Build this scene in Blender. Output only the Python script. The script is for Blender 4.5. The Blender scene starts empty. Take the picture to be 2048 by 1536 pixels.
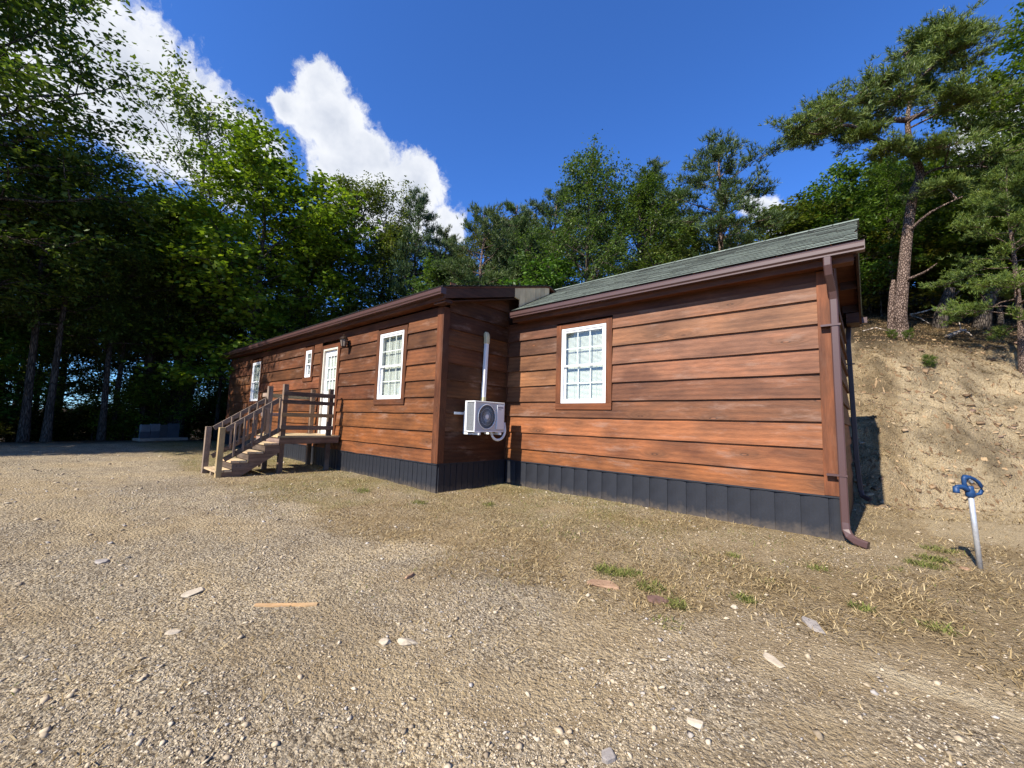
import bpy, bmesh, math, random
import numpy as np
from mathutils import Vector, Matrix

# ---------------------------------------------------------------- camera, sky, sun, exposure
S = bpy.context.scene
COL = S.collection
def rot_rows(yaw, pitch, roll):
    cy, sy, cp, sp = math.cos(yaw), math.sin(yaw), math.cos(pitch), math.sin(pitch)
    f = np.array([sy*cp, cy*cp, sp]); r = np.array([cy, -sy, 0.]); u = np.cross(r, f)
    return math.cos(roll)*r+math.sin(roll)*u, -math.sin(roll)*r+math.cos(roll)*u, f
CAM = np.array([-0.2012, -6.1537, 0.7574])
_r, _u, _f = rot_rows(-0.722, 0.093, 0.0305)
cd = bpy.data.cameras.new('camera'); cam = bpy.data.objects.new('camera', cd); COL.objects.link(cam)
cd.sensor_fit = 'HORIZONTAL'; cd.sensor_width = 36.0; cd.lens = 812.39/2048*36
cd.clip_start = 0.05; cd.clip_end = 9000
m = Matrix.Identity(4)
for i in range(3):
    m[i][0], m[i][1], m[i][2], m[i][3] = _r[i], _u[i], -_f[i], CAM[i]
cam.matrix_world = m
S.camera = cam

SUN_DIR = Vector((0.044, 1.0, -0.88)).normalized()
sd = bpy.data.lights.new('sun', 'SUN'); sun = bpy.data.objects.new('sun', sd); COL.objects.link(sun)
sd.energy = 5.0; sd.angle = math.radians(0.55); sd.color = (1.0, 0.93, 0.82)
sun.rotation_euler = SUN_DIR.to_track_quat('-Z', 'Y').to_euler()
sun.location = (-3, -40, 40)

S.view_settings.view_transform = 'Standard'
S.view_settings.look = 'None'
S.view_settings.gamma = 1.0
S.view_settings.exposure = 0.95
S.view_settings.use_curve_mapping = False

W = bpy.data.worlds.new('World'); S.world = W; W.use_nodes = True
nt = W.node_tree; nt.nodes.clear()
class G:
    """small helper for node trees"""
    def __init__(s, t): s.t = t
    def n(s, typ, **k):
        x = s.t.nodes.new(typ)
        for a, b in k.items(): setattr(x, a, b)
        return x
    def l(s, a, b): s.t.links.new(a, b)
    def set(s, sock, v):
        if isinstance(v, bpy.types.NodeSocket): s.l(v, sock)
        else: sock.default_value = v
    def math(s, op, a, b=None, c=None, clamp=False):
        x = s.n('ShaderNodeMath', operation=op, use_clamp=clamp); s.set(x.inputs[0], a)
        if b is not None: s.set(x.inputs[1], b)
        if c is not None: s.set(x.inputs[2], c)
        return x.outputs[0]
    def vmath(s, op, a, b=None, scale=None):
        x = s.n('ShaderNodeVectorMath', operation=op); s.set(x.inputs[0], a)
        if b is not None: s.set(x.inputs[1], b)
        if scale is not None: s.set(x.inputs[3], scale)
        return x.outputs[1] if op in ('LENGTH', 'DISTANCE', 'DOT_PRODUCT') else x.outputs[0]
    def mix(s, fac, a, b, blend='MIX'):
        x = s.n('ShaderNodeMix', data_type='RGBA', blend_type=blend); x.clamp_factor = True
        s.set(x.inputs[0], fac); s.set(x.inputs[6], a); s.set(x.inputs[7], b); return x.outputs[2]
    def noise(s, vec, scale, detail=4, rough=0.55, dist=0.0):
        x = s.n('ShaderNodeTexNoise'); s.set(x.inputs['Vector'], vec); x.inputs['Scale'].default_value = scale
        x.inputs['Detail'].default_value = detail; x.inputs['Roughness'].default_value = rough
        x.inputs['Distortion'].default_value = dist; return x.outputs[0]
    def ramp(s, fac, stops, interp='LINEAR'):
        x = s.n('ShaderNodeValToRGB'); x.color_ramp.interpolation = interp; e = x.color_ramp.elements
        while len(e) < len(stops): e.new(0.5)
        for q, (p, c) in zip(e, stops):
            q.position = p; q.color = (*c, 1) if len(c) == 3 else c
        s.set(x.inputs[0], fac); return x.outputs[0]
    def maprange(s, v, a, b, c=0.0, d=1.0, smooth=True):
        x = s.n('ShaderNodeMapRange'); x.interpolation_type = 'SMOOTHSTEP' if smooth else 'LINEAR'
        s.set(x.inputs[0], v); x.inputs[1].default_value = a; x.inputs[2].default_value = b
        x.inputs[3].default_value = c; x.inputs[4].default_value = d; return x.outputs[0]

g = G(nt)
sky = g.n('ShaderNodeTexSky', sky_type='NISHITA')
sky.sun_disc = False
sky.sun_elevation = math.asin(-SUN_DIR.z); sky.sun_rotation = math.radians(182.5)
sky.altitude = 600; sky.air_density = 1.0; sky.dust_density = 0.15; sky.ozone_density = 3.5
tc = g.n('ShaderNodeTexCoord')
sepd = g.n('ShaderNodeSeparateXYZ'); g.l(tc.outputs['Generated'], sepd.inputs[0])
az = g.math('MULTIPLY', g.math('ARCTAN2', sepd.outputs[0], sepd.outputs[1]), 57.2958)
el = g.math('MULTIPLY', g.math('ARCSINE', sepd.outputs[2]), 57.2958)
ang = g.n('ShaderNodeCombineXYZ'); g.l(az, ang.inputs[0]); g.l(el, ang.inputs[1])
# cumulus masses: centre azimuth, elevation, radii in degrees
BLOBS = [(-69.4, 37.3, 3.7, 3.6), (-67.8, 34.6, 6.2, 4.4), (-64.0, 31.0, 7.6, 5.0), (-56.3, 30.3, 5.2, 4.7), (-60.5, 27.0, 9.2, 5.0),
         (-52.0, 26.0, 3.4, 3.0), (-72.8, 34.4, 2.2, 2.0),
         (-91, 31.5, 11.0, 7.6), (-84.0, 29.6, 9.5, 7.0), (-78.6, 28.2, 6.4, 6.0), (-98, 30, 11, 8),
         (-9.0, 25.6, 2.6, 1.7), (-6.6, 23.6, 2.8, 1.4), (9.5, 26, 3.6, 4.6), (13, 25, 7, 4.4),
         (155, 36, 18, 9), (85, 28, 16, 6), (-150, 26, 14, 5), (-125, 30, 9, 4)]
def density(vec):
    warp = g.n('ShaderNodeTexNoise'); g.l(vec, warp.inputs['Vector']); warp.inputs['Scale'].default_value = 0.22
    warp.inputs['Detail'].default_value = 5; warp.inputs['Roughness'].default_value = 0.62
    wv = g.vmath('SUBTRACT', warp.outputs[1], (0.5, 0.5, 0.5))
    p = g.vmath('ADD', vec, g.vmath('SCALE', wv, scale=4.6))
    d = None
    for (a, e, ra, re) in BLOBS:
        q = g.vmath('DIVIDE', g.vmath('SUBTRACT', p, (a, e, 0)), (ra, re, 1e6))
        v = g.math('SUBTRACT', 1.0, g.vmath('LENGTH', q))
        if d is None: d = v
        else:
            x = g.n('ShaderNodeMath', operation='SMOOTH_MAX'); g.l(d, x.inputs[0]); g.l(v, x.inputs[1]); x.inputs[2].default_value = 0.12
            d = x.outputs[0]
    puff = g.noise(p, 0.55, 5, 0.64)
    return g.math('ADD', d, g.math('MULTIPLY', g.math('SUBTRACT', puff, 0.5), 0.75))
flat = g.vmath('MULTIPLY', ang.outputs[0], (1, 1, 0))
den = density(flat)
mask = g.maprange(den, 0.0, 0.36)
body = g.noise(g.vmath('MULTIPLY', flat, (1, 1.3, 1)), 0.2, 3, 0.55)
lit = g.math('ADD', g.math('MULTIPLY', den, 0.42), g.math('MULTIPLY', body, 0.95))
cloudcol = g.ramp(lit, [(0.30, (10.4, 10.6, 11.0)), (0.55, (9.9, 10.15, 10.6)), (0.78, (8.4, 8.8, 9.6)), (1.0, (7.0, 7.5, 8.5))])
skyc = g.mix(1.0, sky.outputs[0], (0.82, 1.50, 2.55, 1), 'MULTIPLY')
both = g.mix(g.math('MULTIPLY', mask, 0.97), skyc, cloudcol)
bg = g.n('ShaderNodeBackground'); g.l(both, bg.inputs[0]); bg.inputs[1].default_value = 0.0505
wo = g.n('ShaderNodeOutputWorld'); g.l(bg.outputs[0], wo.inputs[0])

# ---------------------------------------------------------------- helpers
rng = np.random.default_rng(7); random.seed(7)
ORG = {}
class MB:
    def __init__(s): s.v = []; s.f = []; s.mi = []
    def add(s, vs, fs):
        o = len(s.v); s.v += [tuple(map(float, p)) for p in vs]; s.f += [tuple(i+o for i in q) for q in fs]; return s
    def box(s, x0, x1, y0, y1, z0, z1):
        vs = [(x, y, z) for z in (z0, z1) for y in (y0, y1) for x in (x0, x1)]
        return s.add(vs, [(0, 2, 3, 1), (4, 5, 7, 6), (0, 1, 5, 4), (2, 6, 7, 3), (0, 4, 6, 2), (1, 3, 7, 5)])
    def hexa(s, vs):      # 8 points ordered as box
        return s.add(vs, [(0, 2, 3, 1), (4, 5, 7, 6), (0, 1, 5, 4), (2, 6, 7, 3), (0, 4, 6, 2), (1, 3, 7, 5)])
    def bar(s, a, b, w, h, up=(0, 0, 1)):
        a, b = Vector(a), Vector(b); d = (b-a).normalized(); u = Vector(up)
        r = d.cross(u).normalized(); u = r.cross(d)
        vs = []
        for e in (-h/2, h/2):
            for c in (a, b):
                for q in (-w/2, w/2): vs.append(c+r*q+u*e)
        return s.hexa(vs)
    def prism(s, prof, a, b, axis):
        """prof: 2-D closed outline; extruded from a to b along axis x/y/z"""
        n = len(prof)
        def P(t, p): return {'x': (t, p[0], p[1]), 'y': (p[0], t, p[1]), 'z': (p[0], p[1], t)}[axis]
        vs = [P(a, p) for p in prof]+[P(b, p) for p in prof]
        fs = [(i, (i+1) % n, (i+1) % n+n, i+n) for i in range(n)]+[tuple(range(n))[::-1], tuple(range(n, 2*n))]
        return s.add(vs, fs)
    def tube(s, pts, rad, n=8, cap=True):
        pts = [Vector(p) for p in pts]; k = len(pts)
        rad = [rad]*k if not hasattr(rad, '__len__') else rad
        ref = Vector((0, 0, 1)); vs = []
        d0 = (pts[1]-pts[0]).normalized()
        if abs(d0.z) > 0.9: ref = Vector((1, 0, 0))
        for i in range(k):
            d = (pts[min(i+1, k-1)]-pts[max(i-1, 0)]).normalized()
            r = d.cross(ref).normalized(); u = r.cross(d)
            for j in range(n):
                t = 2*math.pi*j/n; vs.append(pts[i]+(r*math.cos(t)+u*math.sin(t))*rad[i])
        fs = [(i*n+j, i*n+(j+1) % n, (i+1)*n+(j+1) % n, (i+1)*n+j) for i in range(k-1) for j in range(n)]
        if cap: fs += [tuple(range(n))[::-1], tuple(range((k-1)*n, k*n))]
        return s.add(vs, fs)
    def rtube(s, pts, w, h, ref=(0, -1, 0)):
        """rectangular pipe through pts"""
        pts = [Vector(p) for p in pts]; k = len(pts); vs = []
        for i in range(k):
            d = (pts[min(i+1, k-1)]-pts[max(i-1, 0)]).normalized()
            r = d.cross(Vector(ref))
            r = r.normalized() if r.length > 1e-3 else Vector((1, 0, 0)); u = r.cross(d)
            c = 0.28
            for (a, b) in ((-1+c, -1), (1-c, -1), (1, -1+c), (1, 1-c), (1-c, 1), (-1+c, 1), (-1, 1-c), (-1, -1+c)):
                vs.append(pts[i]+r*(a*w/2)+u*(b*h/2))
        n = 8
        fs = [(i*n+j, i*n+(j+1) % n, (i+1)*n+(j+1) % n, (i+1)*n+j) for i in range(k-1) for j in range(n)]
        fs += [tuple(range(n))[::-1], tuple(range((k-1)*n, k*n))]
        return s.add(vs, fs)
    def lathe(s, prof, c, n=20):
        vs = []
        for (r, z) in prof:
            for j in range(n):
                t = 2*math.pi*j/n; vs.append((c[0]+r*math.cos(t), c[1]+r*math.sin(t), c[2]+z))
        k = len(prof)
        fs = [(i*n+j, i*n+(j+1) % n, (i+1)*n+(j+1) % n, (i+1)*n+j) for i in range(k-1) for j in range(n)]
        fs += [tuple(range(n))[::-1], tuple(range((k-1)*n, k*n))]
        return s.add(vs, fs)

def wo_of(o):
    return ORG.get(o.name, Vector((0, 0, 0))) if o else Vector((0, 0, 0))
def link(o, parent, origin):
    COL.objects.link(o)
    ORG[o.name] = Vector(origin)
    o.location = Vector(origin)-wo_of(parent)
    if parent: o.parent = parent
    return o
def empty(name, loc, label=None, cat=None, group=None, parent=None):
    o = bpy.data.objects.new(name, None); o.empty_display_size = 0.2
    link(o, parent, loc)
    return tag(o, label, cat, group)
def tag(o, label=None, cat=None, group=None, kind=None):
    if label: o['label'] = label
    if cat: o['category'] = cat
    if group: o['group'] = group
    if kind: o['kind'] = kind
    return o
GR = {'x': (0, 2, 1), 'y': (1, 2, 0), 'z': (2, 0, 1)}
def build(name, mb, mat, parent=None, origin=None, grain=None, color=None, bevel=0, smooth=False, fix=True):
    og = Vector(origin) if origin is not None else wo_of(parent)
    me = bpy.data.meshes.new(name)
    v = np.array(mb.v, float)-np.array(og)
    me.from_pydata(v.tolist(), [], mb.f)
    if fix:
        bm = bmesh.new(); bm.from_mesh(me); bmesh.ops.recalc_face_normals(bm, faces=bm.faces); bm.to_mesh(me); bm.free()
    if grain:
        a = me.attributes.new('grain', 'FLOAT_VECTOR', 'POINT')
        gv = v[:, GR[grain]] + np.array([random.uniform(0, 40), random.uniform(0, 40), random.uniform(0, 40)])
        a.data.foreach_set('vector', gv.astype(np.float32).ravel())
    me.materials.append(mat)
    if smooth:
        me.polygons.foreach_set('use_smooth', [True]*len(me.polygons))
    o = bpy.data.objects.new(name, me); link(o, parent, og)
    if color: o.color = (*color, 1)
    if bevel:
        b = o.modifiers.new('bevel', 'BEVEL'); b.width = bevel; b.segments = 2; b.limit_method = 'ANGLE'; b.harden_normals = False
    return o
def fast_mesh(name, verts, faces, mat, quads=True):
    """numpy mesh: faces (n,3) or (n,4)"""
    me = bpy.data.meshes.new(name); k = faces.shape[1]; n = len(faces)
    me.vertices.add(len(verts)); me.vertices.foreach_set('co', verts.astype(np.float32).ravel())
    me.loops.add(n*k); me.loops.foreach_set('vertex_index', faces.astype(np.int32).ravel())
    me.polygons.add(n); me.polygons.foreach_set('loop_start', np.arange(0, n*k, k, dtype=np.int32))
    me.update(calc_edges=True); me.materials.append(mat)
    return me

# ---------------------------------------------------------------- materials
def mat(name):
    m = bpy.data.materials.new(name); m.use_nodes = True
    t = m.node_tree; t.nodes.clear(); q = G(t)
    out = q.n('ShaderNodeOutputMaterial'); p = q.n('ShaderNodeBsdfPrincipled'); q.l(p.outputs[0], out.inputs[0])
    return m, q, p, out
def bump(q, p, h, strength=0.4, dist=0.01):
    b = q.n('ShaderNodeBump'); b.inputs['Strength'].default_value = strength; b.inputs['Distance'].default_value = dist
    q.l(h, b.inputs['Height']); q.l(b.outputs[0], p.inputs['Normal'])
def simple(name, col, rough=0.6, metal=0.0, var=0.12, scale=14, spec=0.4, bumps=0.0):
    m, q, p, o = mat(name)
    tcn = q.n('ShaderNodeTexCoord'); n1 = q.noise(tcn.outputs['Object'], scale, 5, 0.6)
    c = q.mix(1.0, (*col, 1), q.ramp(n1, [(0.3, (1-var,)*3), (0.7, (1+var,)*3)]), 'MULTIPLY')
    q.l(c, p.inputs['Base Color']); p.inputs['Roughness'].default_value = rough; p.inputs['Metallic'].default_value = metal
    p.inputs['Specular IOR Level'].default_value = spec
    if bumps: bump(q, p, q.noise(tcn.outputs['Object'], scale*6, 4, 0.6), bumps, 0.004)
    return m

def wood(name, dark, light, rough=0.7, knots=True, use_color=False, grainscale=1.0, weather=0.3, spec=0.25):
    m, q, p, o = mat(name)
    at = q.n('ShaderNodeAttribute', attribute_name='grain'); v = at.outputs['Vector']
    oi = q.n('ShaderNodeObjectInfo')
    v = q.vmath('ADD', v, q.vmath('SCALE', (17.0, 9.0, 5.0), scale=oi.outputs['Random']))
    # long grain
    if knots:
        kv = q.vmath('MULTIPLY', v, (1.35, 4.2, 0.0))
        vor = q.n('ShaderNodeTexVoronoi', feature='F1'); q.l(kv, vor.inputs['Vector']); vor.inputs['Scale'].default_value = 0.9
        vor.inputs['Randomness'].default_value = 1.0
        kd = vor.outputs['Distance']
        swirl = q.math('MULTIPLY', q.maprange(kd, 0.0, 0.34, 1.0, 0.0), 0.16)
    gv = q.vmath('MULTIPLY', v, (0.9*grainscale, 13*grainscale, 3))
    if knots:
        off = q.n('ShaderNodeCombineXYZ'); q.l(q.math('MULTIPLY', swirl, 14.0), off.inputs[1]); gv = q.vmath('ADD', gv, off.outputs[0])
    lowv = q.vmath('MULTIPLY', v, (1.5, 3.2, 1.0)); low = q.noise(lowv, 1.0, 3, 0.5)
    wv = q.n('ShaderNodeTexWave', wave_type='BANDS', bands_direction='Y'); q.l(gv, wv.inputs['Vector'])
    wv.inputs['Scale'].default_value = 0.30; wv.inputs['Distortion'].default_value = 9.0; wv.inputs['Detail'].default_value = 4
    wv.inputs['Detail Scale'].default_value = 0.55; wv.inputs['Detail Roughness'].default_value = 0.62
    fine = q.noise(q.vmath('MULTIPLY', v, (7, 90, 20)), 1.0, 5, 0.75)
    gr = q.math('ADD', q.math('MULTIPLY', wv.outputs['Color'], 0.14), q.math('MULTIPLY', fine, 0.86))
    base = q.ramp(gr, [(0.26, dark), (0.50, tuple((a+b)/2 for a, b in zip(dark, light))), (0.74, light)])
    base = q.mix(1.0, base, q.ramp(low, [(0.28, (0.58, 0.54, 0.53)), (0.5, (1, 1, 1)), (0.72, (1.42, 1.34, 1.24))]), 'MULTIPLY')
    if use_color: base = q.mix(1.0, base, oi.outputs['Color'], 'MULTIPLY')
    if knots:
        ring = q.maprange(kd, 0.025, 0.11, 1.0, 0.0); halo = q.maprange(kd, 0.08, 0.40, 0.62, 0.0)
        base = q.mix(halo, base, tuple(x*0.45 for x in light)+(1,))
        base = q.mix(q.math('MULTIPLY', ring, 0.8), base, (light[0]*0.95, light[1]*0.85, light[2]*0.8, 1))
        core = q.math('MULTIPLY', q.maprange(kd, 0.035, 0.055, 0.0, 1.0), q.maprange(kd, 0.055, 0.09, 1.0, 0.0))
        base = q.mix(q.math('MULTIPLY', core, 0.85), base, tuple(x*0.5 for x in dark)+(1,))
    # sun-bleached haze of worn stain
    wn = q.noise(q.vmath('MULTIPLY', v, (1.6, 6, 3)), 1.0, 6, 0.7)
    base = q.mix(q.math('MULTIPLY', q.maprange(wn, 0.52, 0.75), weather), base, (0.26, 0.165, 0.12, 1))
    q.l(base, p.inputs['Base Color']); p.inputs['Roughness'].default_value = rough; p.inputs['Specular IOR Level'].default_value = spec
    bump(q, p, gr, 0.6, 0.005)
    return m
M = {}
M['siding'] = wood('stained siding wood', (0.070, 0.0275, 0.0115), (0.180, 0.0755, 0.032), use_color=True, weather=0.5, rough=0.62)
M['trim'] = wood('stained trim wood', (0.07, 0.025, 0.0105), (0.155, 0.058, 0.025), use_color=True, weather=0.15, rough=0.62)
M['darktrim'] = wood('dark brown eave wood', (0.035, 0.016, 0.010), (0.075, 0.032, 0.02), knots=False, weather=0.05)
M['soffit'] = wood('stained soffit board', (0.07, 0.023, 0.010), (0.14, 0.046, 0.02), knots=False, weather=0.05)
M['rawwood'] = wood('bare pine board', (0.56, 0.37, 0.20), (0.76, 0.54, 0.32), knots=True, weather=0.2)
M['greywood'] = wood('weathered grey lumber', (0.10, 0.078, 0.062), (0.32, 0.255, 0.20), knots=True, use_color=True, weather=0.35, rough=0.85)
M['newwood'] = wood('treated yellow lumber', (0.33, 0.265, 0.14), (0.55, 0.455, 0.27), knots=True, use_color=True, weather=0.15, rough=0.8)
M['skirt'] = simple('charcoal painted skirting', (0.0115, 0.013, 0.018), 0.6, var=0.25, scale=5, bumps=0.25)
def splash(m):
    q = G(m.node_tree); p = [n for n in m.node_tree.nodes if n.type == 'BSDF_PRINCIPLED'][0]
    old = p.inputs['Base Color'].links[0].from_socket; geo = q.n('ShaderNodeNewGeometry'); sx = q.n('ShaderNodeSeparateXYZ'); q.l(geo.outputs['Position'], sx.inputs[0])
    n1 = q.noise(geo.outputs['Position'], 9, 5, 0.7); hgt = q.math('ADD', sx.outputs[2], q.math('MULTIPLY', n1, -0.34))
    f = q.math('MULTIPLY', q.maprange(hgt, -0.68, -0.50, 1.0, 0.0), 0.30)
    q.l(q.mix(f, old, (0.20, 0.15, 0.10, 1)), p.inputs['Base Color'])
splash(M['skirt'])                     # mud splashed up from the yard
M['gutter'] = simple('brown painted aluminium', (0.068, 0.034, 0.030), 0.42, var=0.06, scale=3, spec=0.5)
M['darkpipe'] = simple('dark brown painted pipe', (0.05, 0.032, 0.03), 0.4, var=0.1, scale=3)
M['vinyl'] = simple('white vinyl', (0.74, 0.74, 0.73), 0.35, var=0.03, scale=6)
M['doorpaint'] = simple('white door paint', (0.78, 0.78, 0.77), 0.4, var=0.03, scale=6)
M['blind'] = simple('white blind slats', (0.62, 0.64, 0.60), 0.6, var=0.04, scale=9)
M['jamb'] = simple('pale cream jamb', (0.55, 0.50, 0.41), 0.6, var=0.06)
M['acwhite'] = simple('white enamelled steel', (0.74, 0.74, 0.72), 0.35, var=0.05, scale=5)
M['acgrey'] = simple('grey coil fins', (0.30, 0.31, 0.31), 0.5, var=0.2, scale=40)
M['acdark'] = simple('dark fan cavity', (0.055, 0.055, 0.058), 0.6)
M['cream'] = simple('cream plastic fitting', (0.56, 0.50, 0.30), 0.5, var=0.08)
M['ink'] = simple('dark printed ink', (0.04, 0.04, 0.05), 0.6)
M['lampmetal'] = simple('bronze lamp metal', (0.06, 0.04, 0.028), 0.35, metal=0.6, var=0.2)
M['bluepaint'] = simple('blue cast iron paint', (0.009, 0.040, 0.115), 0.5, var=0.25, scale=30, bumps=0.2)
M['galv'] = simple('galvanised steel pipe', (0.52, 0.53, 0.54), 0.42, metal=0.55, var=0.18, scale=25)
M['core'] = simple('wall sheathing', (0.05, 0.03, 0.02), 0.9)
M['brass'] = simple('worn brass', (0.4, 0.28, 0.1), 0.35, metal=0.9)
M['greypanel'] = simple('translucent grey plastic', (0.15, 0.155, 0.16), 0.5, var=0.2, scale=4)
M['bluepanel'] = simple('blue grey plastic', (0.06, 0.068, 0.08), 0.5, var=0.2, scale=4)
M['nail'] = simple('bright nail head', (0.6, 0.6, 0.6), 0.3, metal=0.9)

def glass_mat():
    m, q, p, out = mat('window glass'); q.t.nodes.remove(p)
    tr = q.n('ShaderNodeBsdfTransparent'); tr.inputs[0].default_value = (0.95, 0.965, 0.945, 1)
    gl = q.n('ShaderNodeBsdfGlossy'); gl.inputs['Roughness'].default_value = 0.02
    ge = q.n('ShaderNodeNewGeometry'); cs_ = q.math('ABSOLUTE', q.vmath('DOT_PRODUCT', ge.outputs['Incoming'], ge.outputs['Normal']))
    fr = q.math('ADD', q.math('MULTIPLY', q.math('POWER', q.math('SUBTRACT', 1.0, cs_, clamp=True), 5.0), 0.95), 0.05)
    mx = q.n('ShaderNodeMixShader'); q.l(q.math('MULTIPLY', fr, 0.9, clamp=True), mx.inputs[0]); q.l(tr.outputs[0], mx.inputs[1]); q.l(gl.outputs[0], mx.inputs[2])
    q.l(mx.outputs[0], out.inputs[0]); return m
M['glass'] = glass_mat()

def shingle_mat():
    m, q, p, out = mat('green asphalt shingle')
    tcn = q.n('ShaderNodeTexCoord'); geo = q.n('ShaderNodeNewGeometry'); oi = q.n('ShaderNodeObjectInfo')
    big = q.noise(geo.outputs['Position'], 2.2, 3, 0.5); gran = q.noise(geo.outputs['Position'], 240, 2, 0.7); mid = q.noise(geo.outputs['Position'], 26, 4, 0.65)
    c = q.ramp(q.math('ADD', q.math('MULTIPLY', gran, 0.5), q.math('MULTIPLY', mid, 0.5)), [(0.3, (0.075, 0.092, 0.078)), (0.5, (0.145, 0.168, 0.142)), (0.7, (0.24, 0.262, 0.226))])
    isl = q.n('ShaderNodeNewGeometry').outputs['Random Per Island']
    c = q.mix(1.0, c, q.ramp(q.math('ADD', q.math('MULTIPLY', isl, 0.5), q.math('MULTIPLY', oi.outputs['Random'], 0.5)), [(0.1, (0.72, 0.74, 0.72)), (0.5, (1, 1, 1)), (0.9, (1.2, 1.22, 1.18))]), 'MULTIPLY')
    c = q.mix(1.0, c, q.ramp(big, [(0.3, (0.9, 0.92, 0.9)), (0.7, (1.1, 1.1, 1.08))]), 'MULTIPLY')
    nz = q.n('ShaderNodeSeparateXYZ'); q.l(q.n('ShaderNodeNewGeometry').outputs['True Normal'], nz.inputs[0])
    edge = q.maprange(q.math('ABSOLUTE', nz.outputs[2]), 0.55, 0.75, 1.0, 0.0)          # cut asphalt edge is black
    c = q.mix(edge, c, (0.012, 0.013, 0.012, 1))
    q.l(c, p.inputs['Base Color']); p.inputs['Roughness'].default_value = 0.9; p.inputs['Specular IOR Level'].default_value = 0.2
    bump(q, p, gran, 0.5, 0.003); return m
M['shingle'] = shingle_mat()

def ground_mat():
    m, q, p, out = mat('gravel dirt and straw ground')
    geo = q.n('ShaderNodeNewGeometry'); P = geo.outputs['Position']
    za = q.n('ShaderNodeAttribute', attribute_name='zone'); sp = q.n('ShaderNodeSeparateColor'); q.l(za.outputs['Color'], sp.inputs[0])
    straw, sand, leaf = sp.outputs[0], sp.outputs[1], sp.outputs[2]
    big = q.noise(P, 0.7, 4, 0.6); mid = q.noise(P, 5, 5, 0.65); fine = q.noise(P, 42, 5, 0.7); vf = q.noise(P, 170, 3, 0.7)
    vor = q.n('ShaderNodeTexVoronoi', feature='F1'); q.l(P, vor.inputs['Vector']); vor.inputs['Scale'].default_value = 75
    vor2 = q.n('ShaderNodeTexVoronoi', feature='F1'); q.l(P, vor2.inputs['Vector']); vor2.inputs['Scale'].default_value = 33
    cellv = q.n('ShaderNodeSeparateColor'); q.l(vor.outputs['Color'], cellv.inputs[0])
    gcol = q.ramp(q.math('ADD', q.math('MULTIPLY', cellv.outputs[0], 0.55), q.math('MULTIPLY', fine, 0.45)),
                  [(0.22, (0.15, 0.112, 0.07)), (0.42, (0.36, 0.285, 0.185)), (0.62, (0.50, 0.41, 0.28)), (0.9, (0.64, 0.55, 0.41))])
    gcol = q.mix(1.0, gcol, q.ramp(mid, [(0.25, (0.72, 0.70, 0.68)), (0.5, (1, 1, 1)), (0.8, (1.22, 1.18, 1.08))]), 'MULTIPLY')
    gcol = q.mix(1.0, gcol, q.ramp(big, [(0.3, (0.74, 0.72, 0.70)), (0.5, (1, 1, 1)), (0.68, (1.26, 1.22, 1.12))]), 'MULTIPLY')
    tuft = q.noise(P, 15, 5, 0.75, 1.2)
    scol = q.ramp(q.math('ADD', q.math('MULTIPLY', fine, 0.42), q.math('ADD', q.math('MULTIPLY', vf, 0.23), q.math('MULTIPLY', tuft, 0.35))), [(0.33, (0.11, 0.074, 0.034)), (0.5, (0.33, 0.235, 0.118)), (0.66, (0.56, 0.43, 0.245))])
    ocol = q.ramp(q.math('ADD', q.math('MULTIPLY', fine, 0.5), q.math('MULTIPLY', tuft, 0.5)), [(0.33, (0.085, 0.08, 0.024)), (0.5, (0.25, 0.215, 0.075)), (0.66, (0.46, 0.39, 0.17))])
    scol = q.mix(za.outputs['Alpha'], scol, ocol)
    dcol = q.ramp(q.math('ADD', q.math('MULTIPLY', fine, 0.5), q.math('MULTIPLY', mid, 0.5)), [(0.30, (0.24, 0.165, 0.085)), (0.5, (0.43, 0.32, 0.18)), (0.70, (0.62, 0.49, 0.30))])
    lcol = q.ramp(fine, [(0.25, (0.02, 0.016, 0.01)), (0.55, (0.07, 0.05, 0.028)), (0.8, (0.16, 0.115, 0.07))])
    c = q.mix(straw, gcol, scol); c = q.mix(sand, c, dcol); c = q.mix(q.math('MULTIPLY', q.maprange(sand, 0.8, 1.0), 0.8), c, q.ramp(fine, [(0.3, (0.46, 0.36, 0.21)), (0.6, (0.66, 0.54, 0.35))])); c = q.mix(leaf, c, lcol)
    q.l(c, p.inputs['Base Color']); p.inputs['Roughness'].default_value = 0.95; p.inputs['Specular IOR Level'].default_value = 0.15
    h = q.math('ADD', q.math('ADD', q.math('MULTIPLY', vor.outputs['Distance'], -0.5), q.math('MULTIPLY', vor2.outputs['Distance'], -0.8)), q.math('ADD', q.math('MULTIPLY', fine, 1.4), q.math('MULTIPLY', vf, 0.5)))
    bump(q, p, h, 1.0, 0.04); return m
M['ground'] = ground_mat()

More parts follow.
